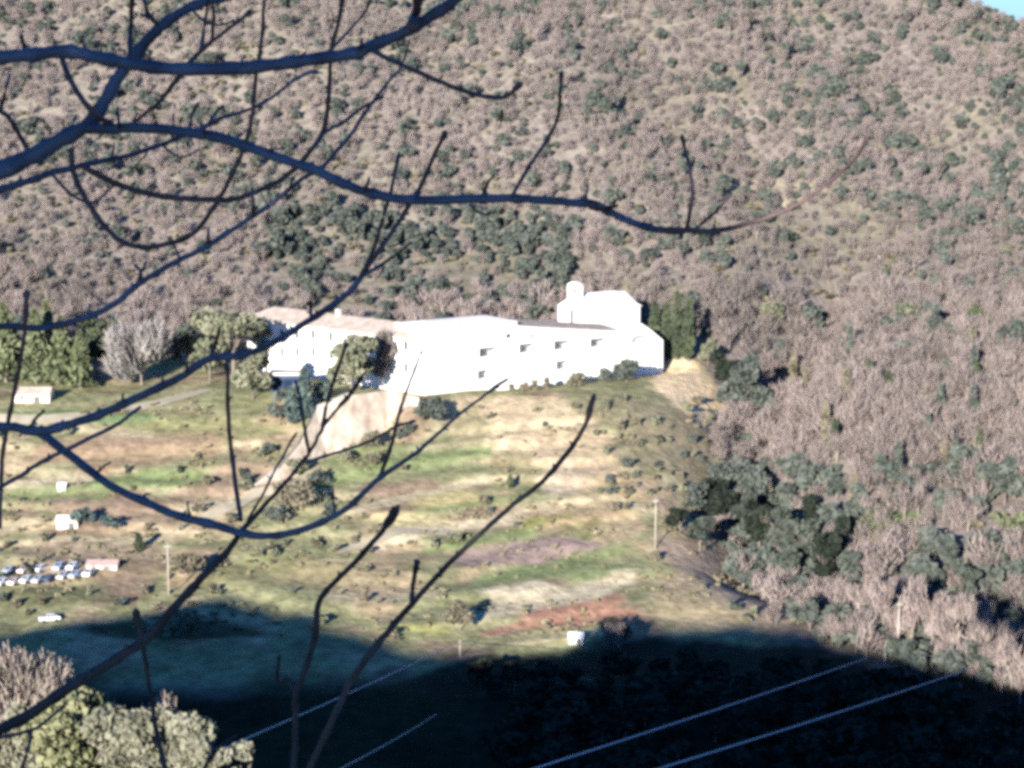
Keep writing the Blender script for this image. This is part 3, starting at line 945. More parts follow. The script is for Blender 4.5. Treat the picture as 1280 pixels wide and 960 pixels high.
# wood in the valley shadow
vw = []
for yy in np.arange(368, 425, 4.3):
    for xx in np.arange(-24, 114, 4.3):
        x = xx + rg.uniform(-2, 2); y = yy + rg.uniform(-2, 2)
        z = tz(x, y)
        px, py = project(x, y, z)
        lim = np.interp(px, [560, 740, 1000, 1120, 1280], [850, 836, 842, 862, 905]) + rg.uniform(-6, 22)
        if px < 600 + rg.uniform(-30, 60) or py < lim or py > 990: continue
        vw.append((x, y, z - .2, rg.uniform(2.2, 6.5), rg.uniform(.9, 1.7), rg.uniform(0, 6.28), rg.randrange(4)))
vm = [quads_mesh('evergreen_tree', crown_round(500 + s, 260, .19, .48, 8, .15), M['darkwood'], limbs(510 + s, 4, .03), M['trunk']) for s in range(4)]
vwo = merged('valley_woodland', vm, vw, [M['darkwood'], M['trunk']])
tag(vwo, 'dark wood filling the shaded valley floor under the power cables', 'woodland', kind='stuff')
print('VALLEY', len(vw), 'SHRUBS', len(shr))


# near sunlit trees at the lower left
def near_tree(name, px, py_top, y, hm, wm, form, leafm, label, n, leaf, seed, trunkm='trunk', group='sunlit trees at lower left'):
    top = at_y(px, py_top, y)
    p = Vector((top.x, top.y, top.z - hm))
    t = empty(name, p, label, 'tree', group)
    g = np.random.default_rng(seed)
    wr = wm / hm / 2
    if form == 'bare': P = crown_bare(seed, n, wr, leaf, .13, .35)
    else: P = crown_round(seed, n, leaf, wr, 14, .3)
    zt = P[:, 2].max(); P[:, 2] *= 1 / zt
    c = bpy.data.objects.new('crown', quads_mesh('crown', P * hm, M[leafm])); COL.objects.link(c); c.parent = t
    E = limbs(seed + 3, 14, .02, .1, wr * .9)
    E[0][:, 2] = np.where(E[0][:, 2] < 0, -.35, E[0][:, 2])
    tr = bpy.data.objects.new('trunk', np_mesh('trunk', E[0] * hm, E[1], M[trunkm])); COL.objects.link(tr); tr.parent = t


M['nearbare'] = leafmat('near_twig_mass', (.22, .18, .15), (.34, .29, .24), .3, 1.5)
M['nearleaf'] = leafmat('near_olive_leaves', (.13, .132, .085), (.245, .235, .17), .35, 1.6)
M['nearyellow'] = leafmat('near_yellow_green_leaves', (.12, .13, .065), (.24, .235, .13), .35, 1.6)
near_tree('bare_tree', 28, 790, 101, 9, 6.2, 'bare', 'nearbare', 'greyish brown leafless tree at the left edge above the olive trees', 3600, .005, 31)
near_tree('bare_tree', 150, 856, 97, 8, 5.0, 'bare', 'nearbare', 'pinkish leafless tree between the yellow green tree and the far olive tree', 3200, .005, 32)
near_tree('olive_tree', 95, 866, 93, 7.5, 5.2, 'round', 'nearyellow', 'yellow green leafy tree at lower left under the thick dark limb', 8000, .04, 33)
near_tree('olive_tree', 172, 882, 90, 7, 4.6, 'round', 'nearleaf', 'greyish olive tree in the middle of the lower left grove', 7000, .04, 34)
near_tree('olive_tree', 240, 890, 87, 7, 3.2, 'round', 'nearleaf', 'pale olive tree at the right of the lower left grove', 5600, .04, 35)
near_tree('olive_tree', 298, 928, 84, 6, 2.1, 'round', 'nearleaf', 'lowest olive tree at the bottom edge right of the grove', 2200, .04, 36)
near_tree('olive_tree', 28, 882, 96, 7, 4.2, 'round', 'nearleaf', 'olive tree at the left edge below the greyish leafless tree', 6500, .04, 37)
near_tree('bare_tree', 205, 862, 99, 7, 2.2, 'bare', 'nearbare', 'thin wispy leafless tree above the pale olive trees', 700, .005, 38)


# ------------------------------------------------------------------ the convent
def wall_holes(mb, O, e, n_in, L, z0, z1, holes, depth=.5, mi=0):
    """a wall from O along e with rectangular holes (u0,u1,za,zb) and their reveals"""
    U_ = sorted({0, L, *[h[0] for h in holes], *[h[1] for h in holes]})
    Z_ = sorted({z0, z1, *[h[2] for h in holes], *[h[3] for h in holes]})

    def P(u, z, d=0):
        q = O + e * u + n_in * d
        return Vector((q.x, q.y, z))
    for i in range(len(U_) - 1):
        for j in range(len(Z_) - 1):
            uc = (U_[i] + U_[i + 1]) / 2; zc = (Z_[j] + Z_[j + 1]) / 2
            if any(h[0] < uc < h[1] and h[2] < zc < h[3] for h in holes): continue
            mb.quad(P(U_[i], Z_[j]), P(U_[i + 1], Z_[j]), P(U_[i + 1], Z_[j + 1]), P(U_[i], Z_[j + 1]), mi)
    for (a, b, c, d) in holes:
        mb.quad(P(a, c), P(a, c, depth), P(a, d, depth), P(a, d), mi)
        mb.quad(P(b, c), P(b, d), P(b, d, depth), P(b, c, depth), mi)
        mb.quad(P(a, c), P(b, c), P(b, c, depth), P(a, c, depth), mi)
        mb.quad(P(a, d), P(a, d, depth), P(b, d, depth), P(b, d), mi)


def rect(O, e, n_in, u0, u1, za, zb, d):
    f = lambda u, z: Vector((*(O + e * u + n_in * d)[:2], z))
    return [f(u0, za), f(u1, za), f(u1, zb), f(u0, zb)]


conv = empty('convent', C0, 'long white convent with main block and receding tiled wing on the spur', 'building')
zfoot = ZB - 5


def window(O, e, n_in, u, z, w, h, d, lbl=None):
    """recessed window: a frame with its pane"""
    fm = MB(); t = .09
    a, b, c, dd_ = u - w / 2, u + w / 2, z - h / 2, z + h / 2
    for (x0, x1, y0, y1) in ((a, b, c, c + t), (a, b, dd_ - t, dd_), (a, a + t, c + t, dd_ - t), (b - t, b, c + t, dd_ - t), (u - t / 2, u + t / 2, c + t, dd_ - t)):
        q = O + e * x0 + n_in * (d - .08)
        fm.box(Vector((q.x, q.y, y0)), e * (x1 - x0), n_in * .07, Vector((0, 0, y1 - y0)))
    f = fm.build('window', M['frame'], conv)
    pm = MB(); pm.quad(*rect(O, e, n_in, a + .02, b - .02, c + .02, dd_ - .02, d - .02))
    pm.build('pane', M['pane'], f)


# left wing
wz_e = wu(507, 422)[1]
wholes = []
wins = []
for px in (352, 371, 391, 413, 438, 462, 485, 507):
    u, z = wu(px, np.interp(px, [391, 507], [418, 432])); wins.append((u, z, 1.5, 2.5))
    u2, z2 = wu(px, np.interp(px, [391, 507], [440, 459.5])); wins.append((u, z2, 1.4, 2.4))
u, z = wu(381, 439); wins.append((u, z, 1.0, 2.0))
wholes = [(u - w / 2, u + w / 2, z - h / 2, z + h / 2) for (u, z, w, h) in wins]
WD = 12.0
wl = MB()
wall_holes(wl, C0, W1, W2, WINGL, zfoot, wz_e, wholes, .45)
q = C0 + W1 * WINGL
wl.quad(Vector((q.x, q.y, zfoot)), Vector((*(q + W2 * WD)[:2], zfoot)), Vector((*(q + W2 * WD)[:2], wz_e)), Vector((q.x, q.y, wz_e)))
a = C0 + W2 * WD; b2 = q + W2 * WD
wl.quad(Vector((*b2[:2], zfoot)), Vector((*a[:2], zfoot)), Vector((*a[:2], wz_e)), Vector((*b2[:2], wz_e)))
wl.build('wing_wall', M['stucco'], conv)
for (u, z, w, h) in wins: window(C0, W1, W2, u, z, w, h, .45)
rf = MB()
ov = .7; rr = 2.7


def WP(u, v, z):
    p = C0 + W1 * u + W2 * v
    return Vector((p.x, p.y, z))


e0, e1_ = .3, WINGL + ov
for dz, flip in ((0, False),):
    A = WP(e0, -ov, wz_e); B = WP(e1_, -ov, wz_e); Cc = WP(e1_, WD + ov, wz_e); D_ = WP(e0, WD + ov, wz_e)
    R0 = WP(e0, WD / 2, wz_e + rr); R1 = WP(e1_ - 5, WD / 2, wz_e + rr)
    dn = Vector((0, 0, -.28))
    rf.add([A, B, Cc, D_, R0, R1], [(0, 1, 5, 4), (1, 2, 5), (2, 3, 4, 5), (0, 4, 3)])
    rf.add([A + dn, B + dn, Cc + dn, D_ + dn, A, B, Cc, D_], [(0, 1, 5, 4), (1, 2, 6, 5), (2, 3, 7, 6), (3, 0, 4, 7), (3, 2, 1, 0)])
wr_o = rf.build('wing_roof', M['tile'], conv)
ch = MB(); cq = WP(WINGL * .55, WD / 2 - .8, wz_e + rr - .7); ch.box(cq, W1 * .9, W2 * .9, Vector((0, 0, 1.9)))
ch.box(cq + Vector((0, 0, 1.9)) - W1 * .12 - W2 * .12, W1 * 1.14, W2 * 1.14, Vector((0, 0, .18)))
ch.build('chimney', M['cream'], wr_o)

# main block
U1 = fu(646, 410)[0]
mz_e = fu(560, 410)[1]
loggias = []
for (px, py, w, h) in ((612, 440, 6.2, 2.4), (660.5, 435, 5.6, 2.4), (705, 431, 6.2, 2.4), (750, 428, 6.2, 2.3), (606, 468, 4.2, 2.3), (705, 456, 4.8, 2.3)):
    u, z = fu(px, py); loggias.append((u, z, w, h))
small = []
for (px, py, w, h) in ((638, 420, 2.6, 1.2), (665, 419.5, 2.6, 1.4), (676, 419.5, 1.0, 1.0)):
    u, z = fu(px, py); small.append((u, z, w, h))
U2 = fu(772, 420)[0]
rz_e = fu(772, 414)[1]
rz_l = fu(650, 407.5)[1]
MD = 14.0
allh = [(u - w / 2, u + w / 2, z - h / 2, z + h / 2) for (u, z, w, h) in loggias + [q for q in small if q[0] < U1]]


def FP(u, v, z):
    p = C0 + E1 * u + E2 * v
    return Vector((p.x, p.y, z))


ml = MB()
wall_holes(ml, C0, E1, E2, U1, zfoot, mz_e, [h for h in allh if h[1] < U1], 3.4)
ml.quad(FP(0, 0, zfoot), FP(0, 0, mz_e), FP(0, MD, mz_e), FP(0, MD, zfoot))
ml.quad(FP(U1, 0, rz_e - .5), FP(U1, 0, mz_e), FP(U1, MD, mz_e), FP(U1, MD, rz_e - .5))
ml.quad(FP(0, MD, zfoot), FP(0, MD, mz_e), FP(U1, MD, mz_e), FP(U1, MD, zfoot))
ml.build('main_wall', M['stucco'], conv)
rl = MB()
o2 = C0 + E1 * U1
wall_holes(rl, o2, E1, E2, U2 - U1, zfoot, rz_e, [(h[0] - U1, h[1] - U1, h[2], h[3]) for h in allh if h[1] >= U1], 3.4)
rl.quad(FP(U1, MD, zfoot), FP(U1, MD, rz_l), FP(U2, MD, rz_e), FP(U2, MD, zfoot))
rl.add([FP(U1, 0, rz_e), FP(U2, 0, rz_e), FP(U1, 0, rz_l)], [(0, 1, 2)])
rl.build('side_wall', M['stucco'], conv)
for (u, z, w, h) in loggias + small:
    lm = MB()
    big = w > 2.8; dp = -.02 if (u > U1 and h < 1.6) else 3.39  # small ones on the side wall are flat shade-grey panels
    lm.quad(*rect(C0, E1, E2, u - w / 2 - .01, u + w / 2 + .01, z - h / 2 - .01, z + h / 2 + .01, dp))
    lo = lm.build('loggia_or_shade_panel', M['shade_back'], conv)
    # balustrade rail and two glass doors at the back
    rb = MB(); q = C0 + E1 * (u - w / 2) + E2 * (.1 if dp > 0 else -.1)
    rb.box(Vector((q.x, q.y, z - h / 2 + .5)), E1 * w, E2 * .05, Vector((0, 0, .06)))
    rb.build('rail', M['frame'], lo)
    for s_ in ((-.3, .3) if big else (0,)):
        pm = MB(); pm.quad(*rect(C0, E1, E2, u + s_ * w - w * .14, u + s_ * w + w * .14, z - h / 2 + .08, z + h * .32, dp - .03))
        pm.build('glass_door', M['paleglass'], lo)
# roofs
def hip(name, mtl, u0, u1, v0, v1, z, rise, hipd, parent, ov=.5, th=.25):
    m_ = MB(); u0 -= ov; u1 += ov; v0 -= ov; v1 += ov; vm_ = (v0 + v1) / 2
    A, B, Cc, D_ = FP(u0, v0, z), FP(u1, v0, z), FP(u1, v1, z), FP(u0, v1, z)
    R0, R1 = FP(u0 + hipd, vm_, z + rise), FP(u1 - hipd, vm_, z + rise)
    m_.add([A, B, Cc, D_, R0, R1], [(0, 1, 5, 4), (1, 2, 5), (2, 3, 4, 5), (3, 0, 4)])
    dn = Vector((0, 0, -th))
    m_.add([A + dn, B + dn, Cc + dn, D_ + dn, A, B, Cc, D_], [(0, 1, 5, 4), (1, 2, 6, 5), (2, 3, 7, 6), (3, 0, 4, 7), (3, 2, 1, 0)])
    return m_.build(name, mtl, parent)


hip('main_roof', M['paletile'], 0, U1 - .6, 0, MD, mz_e + .26, 1.1, 5, conv)
sr = MB(); us0, us1 = U1 + .06, U2 - .1
for (va, vb) in ((-.5, MD / 2), (MD + .5, MD / 2)):
    sr.prism([FP(us0, va, rz_l + .05), FP(us1, va, rz_e + .05), FP(us1, vb, rz_e + 1.0), FP(us0, vb, rz_l + 1.0)], Vector((0, 0, .22)))
sr.build('side_roof', M['tile'], conv)
# end pavilion with sloping top
pts2 = [fu(x_, y_) for x_, y_ in ((772, 413), (800, 404), (813, 413), (827, 425))]
poly = [FP(U2, -.6, zfoot)] + [FP(u, -.6, z) for u, z in pts2] + [FP(pts2[-1][0] + .1, -.6, zfoot)]
pv = MB()
# solid front; outline of the arched shade panel
ua, za = fu(797, 424)
aw, ah = 6.0, 2.6
arch = [(ua - aw / 2, za - ah / 2), (ua + aw / 2, za - ah / 2)] + [(ua + aw / 2 * math.cos(t), za + (ah * .5) * math.sin(t) - .0) for t in np.linspace(.0, math.pi, 9)]
pv.prism(poly, E2 * 11)
pv_o = pv.build('pavilion', M['stucco'], conv)
am = MB()
# flat panel in shade grey for the opening, under a hood on the wall
am.add([FP(u, -.62, z) for u, z in arch], [tuple(range(len(arch)))])
arch_o = am.build('arch_shade_panel', M['shade_back'], pv_o)
hm_ = MB()
outer = [(ua + (aw / 2 + .35) * math.cos(t), za + (ah * .5 + .35) * math.sin(t)) for t in np.linspace(0, math.pi, 9)]
for i in range(8):
    a0, a1 = arch[2 + i], arch[3 + i]; b0, b1 = outer[i], outer[i + 1]
    hm_.prism([FP(a0[0], -1.5, a0[1]), FP(b0[0], -1.5, b0[1]), FP(b1[0], -1.5, b1[1]), FP(a1[0], -1.5, a1[1])], E2 * .87)
hm_.build('arch_hood', M['stucco'], pv_o)

# ------------------------------------------------------------------ the church
ch0 = FP(fu(737, 410)[0] - 9.5 * E2.x / E1.x, 9.5, ZB)
k_ = mpp(ch0)


def CP(u, v, z):
    p = ch0 + E1 * u + E2 * v
    return Vector((p.x, p.y, z))


def cz(px, py, u, v):
    p = ch0 + E1 * u + E2 * v
    return at_y(px, py, p.y).z


church = empty('church', CP(0, 0, ZB), 'small white church with gabled front and little bell gable, behind the white front', 'church')
CW, CL = 14.0, (at_y(800, 400, ch0.y + 9).x - ch0.x) / E1.x
ez = cz(737, 388, 0, 0)
rz2 = cz(720, 369, 0, CW / 2)
cm = MB()
front = [CP(0, 0, ZB - 2), CP(0, 0, ez), CP(0, CW / 2, rz2), CP(0, CW, ez), CP(0, CW, ZB - 2)]
cm.prism(front, E1 * CL)
cw_o = cm.build('wall', M['stucco'], church)
rm = MB()
for sgn in (0, 1):
    v0 = -.4 if sgn == 0 else CW + .4
    zz = ez - .4 * (rz2 - ez) / (CW / 2)
    P0, P1 = CP(.35, v0, zz + .08), CP(CL + .3, v0, zz + .08)
    P2, P3 = CP(CL - 3.2, CW / 2, rz2 + .12), CP(.35, CW / 2, rz2 + .12)
    rm.add([P0, P1, P2, P3], [(0, 1, 2, 3)]); up = Vector((0, 0, .22))
    rm.add([P0 + up, P1 + up, P2 + up, P3 + up], [(0, 1, 2, 3)])
    rm.add([P0, P1, P1 + up, P0 + up], [(0, 1, 2, 3)])
rm.add([CP(CL + .3, -.4, ez - .1), CP(CL + .3, CW + .4, ez - .1), CP(CL - 3.2, CW / 2, rz2 + .34)], [(0, 1, 2)])
rm.build('roof', M['paletile'], church)
# bell gable with an arched opening and a bell
bg = MB(); bw, bh = 5.0, cz(725, 352, 0, CW / 2) - rz2 + 1.2
bz = rz2 - 1.2
v0 = CW / 2 - bw / 2
T = E1 * 1.5
bg.prism([CP(-.05, v0, bz), CP(-.05, v0, bz + bh * .82), CP(-.05, v0 + .9, bz + bh * .82), CP(-.05, v0 + .9, bz)], T)
bg.prism([CP(-.05, v0 + bw - .9, bz), CP(-.05, v0 + bw - .9, bz + bh * .82), CP(-.05, v0 + bw, bz + bh * .82), CP(-.05, v0 + bw, bz)], T)
bg.prism([CP(-.05, v0 + .9, bz + bh * .66), CP(-.05, v0 + .9, bz + bh * .82), CP(-.05, v0 + bw - .9, bz + bh * .82), CP(-.05, v0 + bw - .9, bz + bh * .66)], T)
bg.prism([CP(-.05, v0 + .9, bz), CP(-.05, v0 + .9, bz + bh * .34), CP(-.05, v0 + bw - .9, bz + bh * .34), CP(-.05, v0 + bw - .9, bz)], T)
bg.prism([CP(-.15, v0 - .15, bz + bh * .82), CP(-.15, v0 + bw / 2, bz + bh), CP(-.15, v0 + bw + .15, bz + bh * .82)], E1 * 1.7)
bg_o = bg.build('bell_gable', M['stucco'], church)
bb = MB()
cb = CP(.4, CW / 2, bz + bh * .5)
bb.tube([cb + Vector((0, 0, z)) for z in (-.42, -.3, 0, .3, .42)], [.42, .36, .27, .22, .06], 12)
bb.build('bell', mat('bell_bronze', (.2, .15, .08), rough=.4), bg_o, True)
# tall slit window of the gable front
sw = MB()
zc_ = cz(718, 396, 0, CW / 2); d_ = -.03
vs0 = CW / 2 + .3
sw.box(CP(-.035, vs0 - .45, zc_ - 1.5), E1 * .03, E2 * 1.3, Vector((0, 0, 3.4)))
s_o = sw.build('slit_window', M['frame'], church)
sp_ = MB(); sp_.quad(CP(-.045, vs0 - .34, zc_ - 1.4), CP(-.045, vs0 - .34, zc_ + 1.8), CP(-.045, vs0 + .74, zc_ + 1.8), CP(-.045, vs0 + .74, zc_ - 1.4)); sp_.build('pane', M['pane'], s_o)
dm = MB()
dm.box(CP(1.5, -.035, ez - 3.2), E1 * 1.2, E2 * .03, Vector((0, 0, 2)))

# ------------------------------------------------------------------ retaining wall below the wing
bot = [(316, 622), (350, 606), (385, 592), (410, 575), (440, 560), (482, 545), (522, 532)]
top = [(316, 612), (348, 588), (374, 556), (396, 512), (440, 494), (485, 488), (524, 497)]
rw = MB()
Bp = [at(*b_) for b_ in bot]
Tp = [at_y(t_[0], t_[1], b_.y + 2.5 + .06 * (bot[i][1] - t_[1])) for i, (t_, b_) in enumerate(zip(top, Bp))]
rows = []


def lerp(a, b, t): return a + (b - a) * t


dense = []
for i in range(len(Bp) - 1):
    for k in range(6):
        dense.append((lerp(Bp[i], Bp[i + 1], k / 6), lerp(Tp[i], Tp[i + 1], k / 6)))
dense.append((Bp[-1], Tp[-1]))
NV = 7
grid = []
for j, (b_, t_) in enumerate(dense):
    col = []
    for k in range(NV):
        p = lerp(b_ + Vector((0, 0, -1.5)), t_, k / (NV - 1))
        if 0 < k < NV - 1: p = p + Vector((0, random.uniform(-.1, .1), 0))
        col.append(p)
    col.append(t_ + Vector((0, .7, .0)))
    col.append(t_ + Vector((0, 1.2, -9)))
    grid.append(col)
for j in range(len(grid) - 1):
    for k in range(NV + 1):
        rw.quad(grid[j][k], grid[j + 1][k], grid[j + 1][k + 1], grid[j][k + 1])
rw_o = rw.build('retaining_wall', M['stonewall'])
tag(rw_o, 'high pale stained retaining wall sloping down left below the white wing', 'wall')
# parapet of the forecourt (lighter concrete) at the left part of the wall
pw = MB()
for j in range(0, 24):
    a0, a1 = grid[j][NV - 1], grid[j + 1][NV - 1]
    pw.prism([a0 + Vector((0, .1, 0)), a1 + Vector((0, .1, 0)), a1 + Vector((0, .1, 1.0)), a0 + Vector((0, .1, 1.0))], Vector((0, .3, 0)))
tag(pw.build('parapet_wall', M['concrete']), 'low white parapet along the top of the retaining wall', 'wall')


# ramp/track strips on the ground
def strip(name, pixels, w, mtl):
    P0 = [at(*p) for p in pixels]
    vs, fs = [], []
    dense = []
    for i in range(len(P0) - 1):
        n = max(2, int((P0[i + 1] - P0[i]).length / 2))
        for k in range(n): dense.append(lerp(P0[i], P0[i + 1], k / n))
    dense.append(P0[-1])
    m_ = MB()
    for i, p in enumerate(dense):
        t = (dense[min(i + 1, len(dense) - 1)] - dense[max(0, i - 1)]); t.z = 0; t.normalize()
        s = Vector((-t.y, t.x, 0))
        for q in (-1, 0, 1):
            pt = p + s * (w / 2 * q)
            vs.append((pt.x, pt.y, tz(pt.x, pt.y) + .18))
    for i in range(len(dense) - 1):
        for q in (0, 1): fs.append((i * 3 + q, i * 3 + q + 1, i * 3 + 4 + q, i * 3 + 3 + q))
    m_.add(vs, fs)
    o = m_.build(name, mtl, smooth=True); o['kind'] = 'structure'
    return o


strip('track', [(-20, 528), (60, 524), (130, 518), (200, 505), (262, 488)], 4.2, M['path'])
strip('road', [(250, 650), (300, 632), (318, 618), (350, 612), (392, 596)], 3.0, M['path'])
strip('path', [(560, 668), (505, 664), (470, 676), (420, 690)], 3.0, M['path'])


# ------------------------------------------------------------------ small buildings
def hut(name, px, py, wpx, hpx, dm_, wallm, roofm, label, cat, rise=.3, doorm=None, rot=0.0, flat=False):
    p = at(px, py); k = mpp(p); w = wpx * k; h = hpx * k
    t = empty(name, p, label, cat)
    c, s = math.cos(rot), math.sin(rot)
    ex = Vector((c, s, 0)); ey = Vector((-s, c, 0)); ez_ = Vector((0, 0, 1))
    o = p - ex * w / 2
    wm = MB()
    hw = h * (1 - rise)
    if flat:
        wm.box(o - ez_ * 1.5, ex * w, ey * dm_, ez_ * (hw + 1.5))
    else:
        wm.prism([o - ez_ * 1.5, o + ez_ * hw, o + ey * dm_ / 2 + ez_ * (h - .12), o + ey * dm_ + ez_ * hw, o + ey * dm_ - ez_ * 1.5], ex * w)
    wm.build('wall', wallm, t)
    r_ = MB(); ov = .25
    if flat:
        r_.box(o - ex * ov - ey * ov + ez_ * (hw + .004), ex * (w + 2 * ov), ey * (dm_ + 2 * ov), ez_ * (h - hw))
    else:
        sl = (h - hw) / (dm_ / 2)
        for sg in (0, 1):
            yb = -ov if sg == 0 else dm_ + ov
            a = o - ex * ov + ey * yb + ez_ * (hw - ov * sl + .05); b_ = a + ex * (w + 2 * ov)
            cc = o - ex * ov + ey * dm_ / 2 + ez_ * (h + .05); d2 = cc + ex * (w + 2 * ov)
            r_.prism([a, b_, d2, cc], ez_ * .15)
    r_.build('roof', roofm, t)
    d = MB(); dw = min(w * .3, 1.6); dh = min(hw * .8, 2.2)
    d.box(o + ex * (w * .55) - ey * .05, ex * dw, ey * .046, ez_ * dh)
    dob = d.build('door', doorm or M['frame'], t)
    hb = MB(); hb.box(o + ex * (w * .55 + dw * .8) - ey * .1, ex * .1, ey * .045, ez_ * .1 + Vector((0, 0, 0))); hbo = hb
    if w > 5:
        wd = MB(); wd.box(o + ex * (w * .15) - ey * .05 + ez_ * hw * .4, ex * 1.1, ey * .046, ez_ * min(1.1, hw * .4)); wd.build('window', M['pane'], t)
    return t


M['shade_bluegrey'] = mat('shade_dark_plaster', (.035, .055, .095), (.05, .075, .12), .5, .9)  # shade on the garage walls put into the plaster colour
M['white'] = mat('white_paint', (.8, .8, .78), (.7, .69, .66), .8)
M['redroof'] = mat('reddish_sheet_roof', (.40, .27, .23), (.48, .36, .31), .8)
hut('farm_house', 40, 504, 44, 17, 5.5, M['cream'], M['tile'], 'small pinkish house in the meadow below the green conifers', 'house', rise=.42)
hut('hut', 720, 806, 17, 13, 2.6, M['white'], M['white'], 'tiny white hut at the shadow edge right of the red soil terrace', 'hut')
hut('shed', 84, 662, 26, 15, 3, M['cream'], M['paletile'], 'little pale shed in the field beside the dark bluish bush', 'shed')
hut('shed', 77, 616, 9, 9, 1.8, M['white'], M['white'], 'tiny bright white shed in the upper green field on the left', 'shed')
hut('shed', 127, 712, 38, 9, 4, M['cream'], M['redroof'], 'long low shed with reddish roof behind the parked cars', 'shed', rise=.5)
hut('garage', 360, 490, 44, 24, 5, M['shade_bluegrey'], M['concrete'], 'low garage with shade-darkened walls and flat pale roof left of the forecourt', 'garage', rise=.16, flat=True)
g_ = [o for o in COL.objects if o.name.startswith('garage')][0]
p = g_.location; k = mpp(p); w = 44 * k
for s_ in (.06, .38, .70):
    gd = MB(); gd.box(Vector((p.x - w / 2 + w * s_, p.y - .06, p.z + .02)), Vector((w * .26, 0, 0)), Vector((0, .055, 0)), Vector((0, 0, 15 * k)))
    gd.build('garage_door', M['navy'], g_)
hut('house', 2, 972, 40, 40, 4, M['white'], mat('bluish_white_roof', (.72, .76, .82)), 'bluish white roofed hut at the bottom left corner behind the trees', 'hut') if False else None


# ------------------------------------------------------------------ parked cars
def car_meshes():
    prof = [(-2.1, .35), (-2.12, .75), (-1.95, .9), (-1.15, .96), (-.55, 1.42), (.9, 1.45), (1.65, .98), (2.05, .9), (2.12, .6), (2.08, .35)]
    b = MB(); w = .82
    L_ = [Vector((x, -w * (1 if z < 1.1 else .86), z)) for x, z in prof]; R_ = [Vector((x, w * (1 if z < 1.1 else .86), z)) for x, z in prof]
    n = len(prof)
    b.add(L_ + R_, [tuple(range(n)), tuple(range(2 * n - 1, n - 1, -1))] + [(i, n + i, n + (i + 1) % n, (i + 1) % n) for i in range(n)])
    gl = MB()
    for sg in (-1, 1):
        y = sg * (w * .93 + .012)
        gl.add([Vector((-1.0, sg * (w + .006), 1.0)), Vector((-.5, sg * (w * .88 + .01), 1.36)), Vector((.85, sg * (w * .88 + .01), 1.38)), Vector((1.4, sg * (w + .006), 1.01))], [(0, 1, 2, 3)])
    gl.add([Vector((-1.13, -.66, 1.0)), Vector((-1.13, .66, 1.0)), Vector((-.6, .6, 1.4)), Vector((-.6, -.6, 1.4))], [(0, 1, 2, 3)])
    gl.add([Vector((1.6, -.66, 1.04)), Vector((1.6, .66, 1.04)), Vector((.98, .6, 1.43)), Vector((.98, -.6, 1.43))], [(0, 1, 2, 3)])
    for o in (gl,):
        o.v = [(x * 1.004, y * 1.004, z + .012) for x, y, z in o.v]
    wh = MB(); wh.tube([Vector((0, -.1, 0)), Vector((0, .1, 0))], [.31, .31], 14)
    return b, gl, wh


cb_, cg_, cw_ = car_meshes()
cb_me = {}
CARC = {'white': (.78, .78, .77), 'silver': (.5, .52, .54), 'pale blue': (.4, .48, .58), 'dark blue': (.05, .08, .14), 'pinkish white': (.75, .6, .55), 'grey': (.3, .31, .33)}
for kx, c in CARC.items(): M['car ' + kx] = mat('car_paint', c, rough=.35, spec=.5)


def car(px, py, rot, colour, label):
    p = at(px, py)
    t = empty('parked_car', p, label, 'car', 'cars parked on the left')
    t.rotation_euler = (0, 0, rot)
    for nm, mb_, mt in (('body', cb_, M['car ' + colour]), ('window', cg_, M['pane'])):
        m_ = bpy.data.meshes.new(nm); m_.from_pydata([v for v in mb_.v], [], mb_.f); m_.materials.append(mt)
        o = bpy.data.objects.new(nm, m_); COL.objects.link(o); o.parent = t
    for sx in (-1.3, 1.3):
        for sy in (-.74, .74):
            if 'wheel' not in cb_me:
                m_ = bpy.data.meshes.new('wheel'); m_.from_pydata(cw_.v, [], cw_.f); m_.materials.append(M['rubber']); cb_me['wheel'] = m_
            o = bpy.data.objects.new('wheel', cb_me['wheel']); COL.objects.link(o); o.parent = t; o.location = (sx, sy, .31)


rows = [(4, 732, 'white', 'white car at the left end of the front row'), (19, 731, 'pinkish white', 'pinkish white car, second from the left in the front row'),
        (34, 729, 'white', 'white car between a pinkish and a silver one in the front row'), (49, 728, 'silver', 'silver car, fourth from the left in the front row'),
        (64, 727, 'dark blue', 'dark blue car in the middle of the front row'), (80, 725, 'silver', 'silver car between two blue ones in the front row'),
        (96, 724, 'pale blue', 'pale blue car, second from the right in the front row'), (112, 722, 'white', 'white car at the right end of the front row'),
        (12, 717, 'silver', 'silver car at the left end of the rear row'), (32, 716, 'pinkish white', 'pinkish white car in the rear row, second from the left'),
        (52, 715, 'white', 'white car in the middle of the rear row'), (74, 713, 'pale blue', 'pale blue car in the rear row'), (92, 712, 'white', 'white car at the right end of the rear row')]
for i, (px, py, c, lb) in enumerate(rows):
    car(px, py, R(rg.uniform(60, 80) + (180 if i % 3 == 1 else 0)), c, lb)
car(62, 778, R(20), 'white', 'lone white car parked in the shade below the others')
car(418, 508, R(40), 'white', 'white car parked in the forecourt under the grey green tree')
car(402, 502, R(60), 'grey', 'grey car parked in the forecourt beside the bluish cypress')


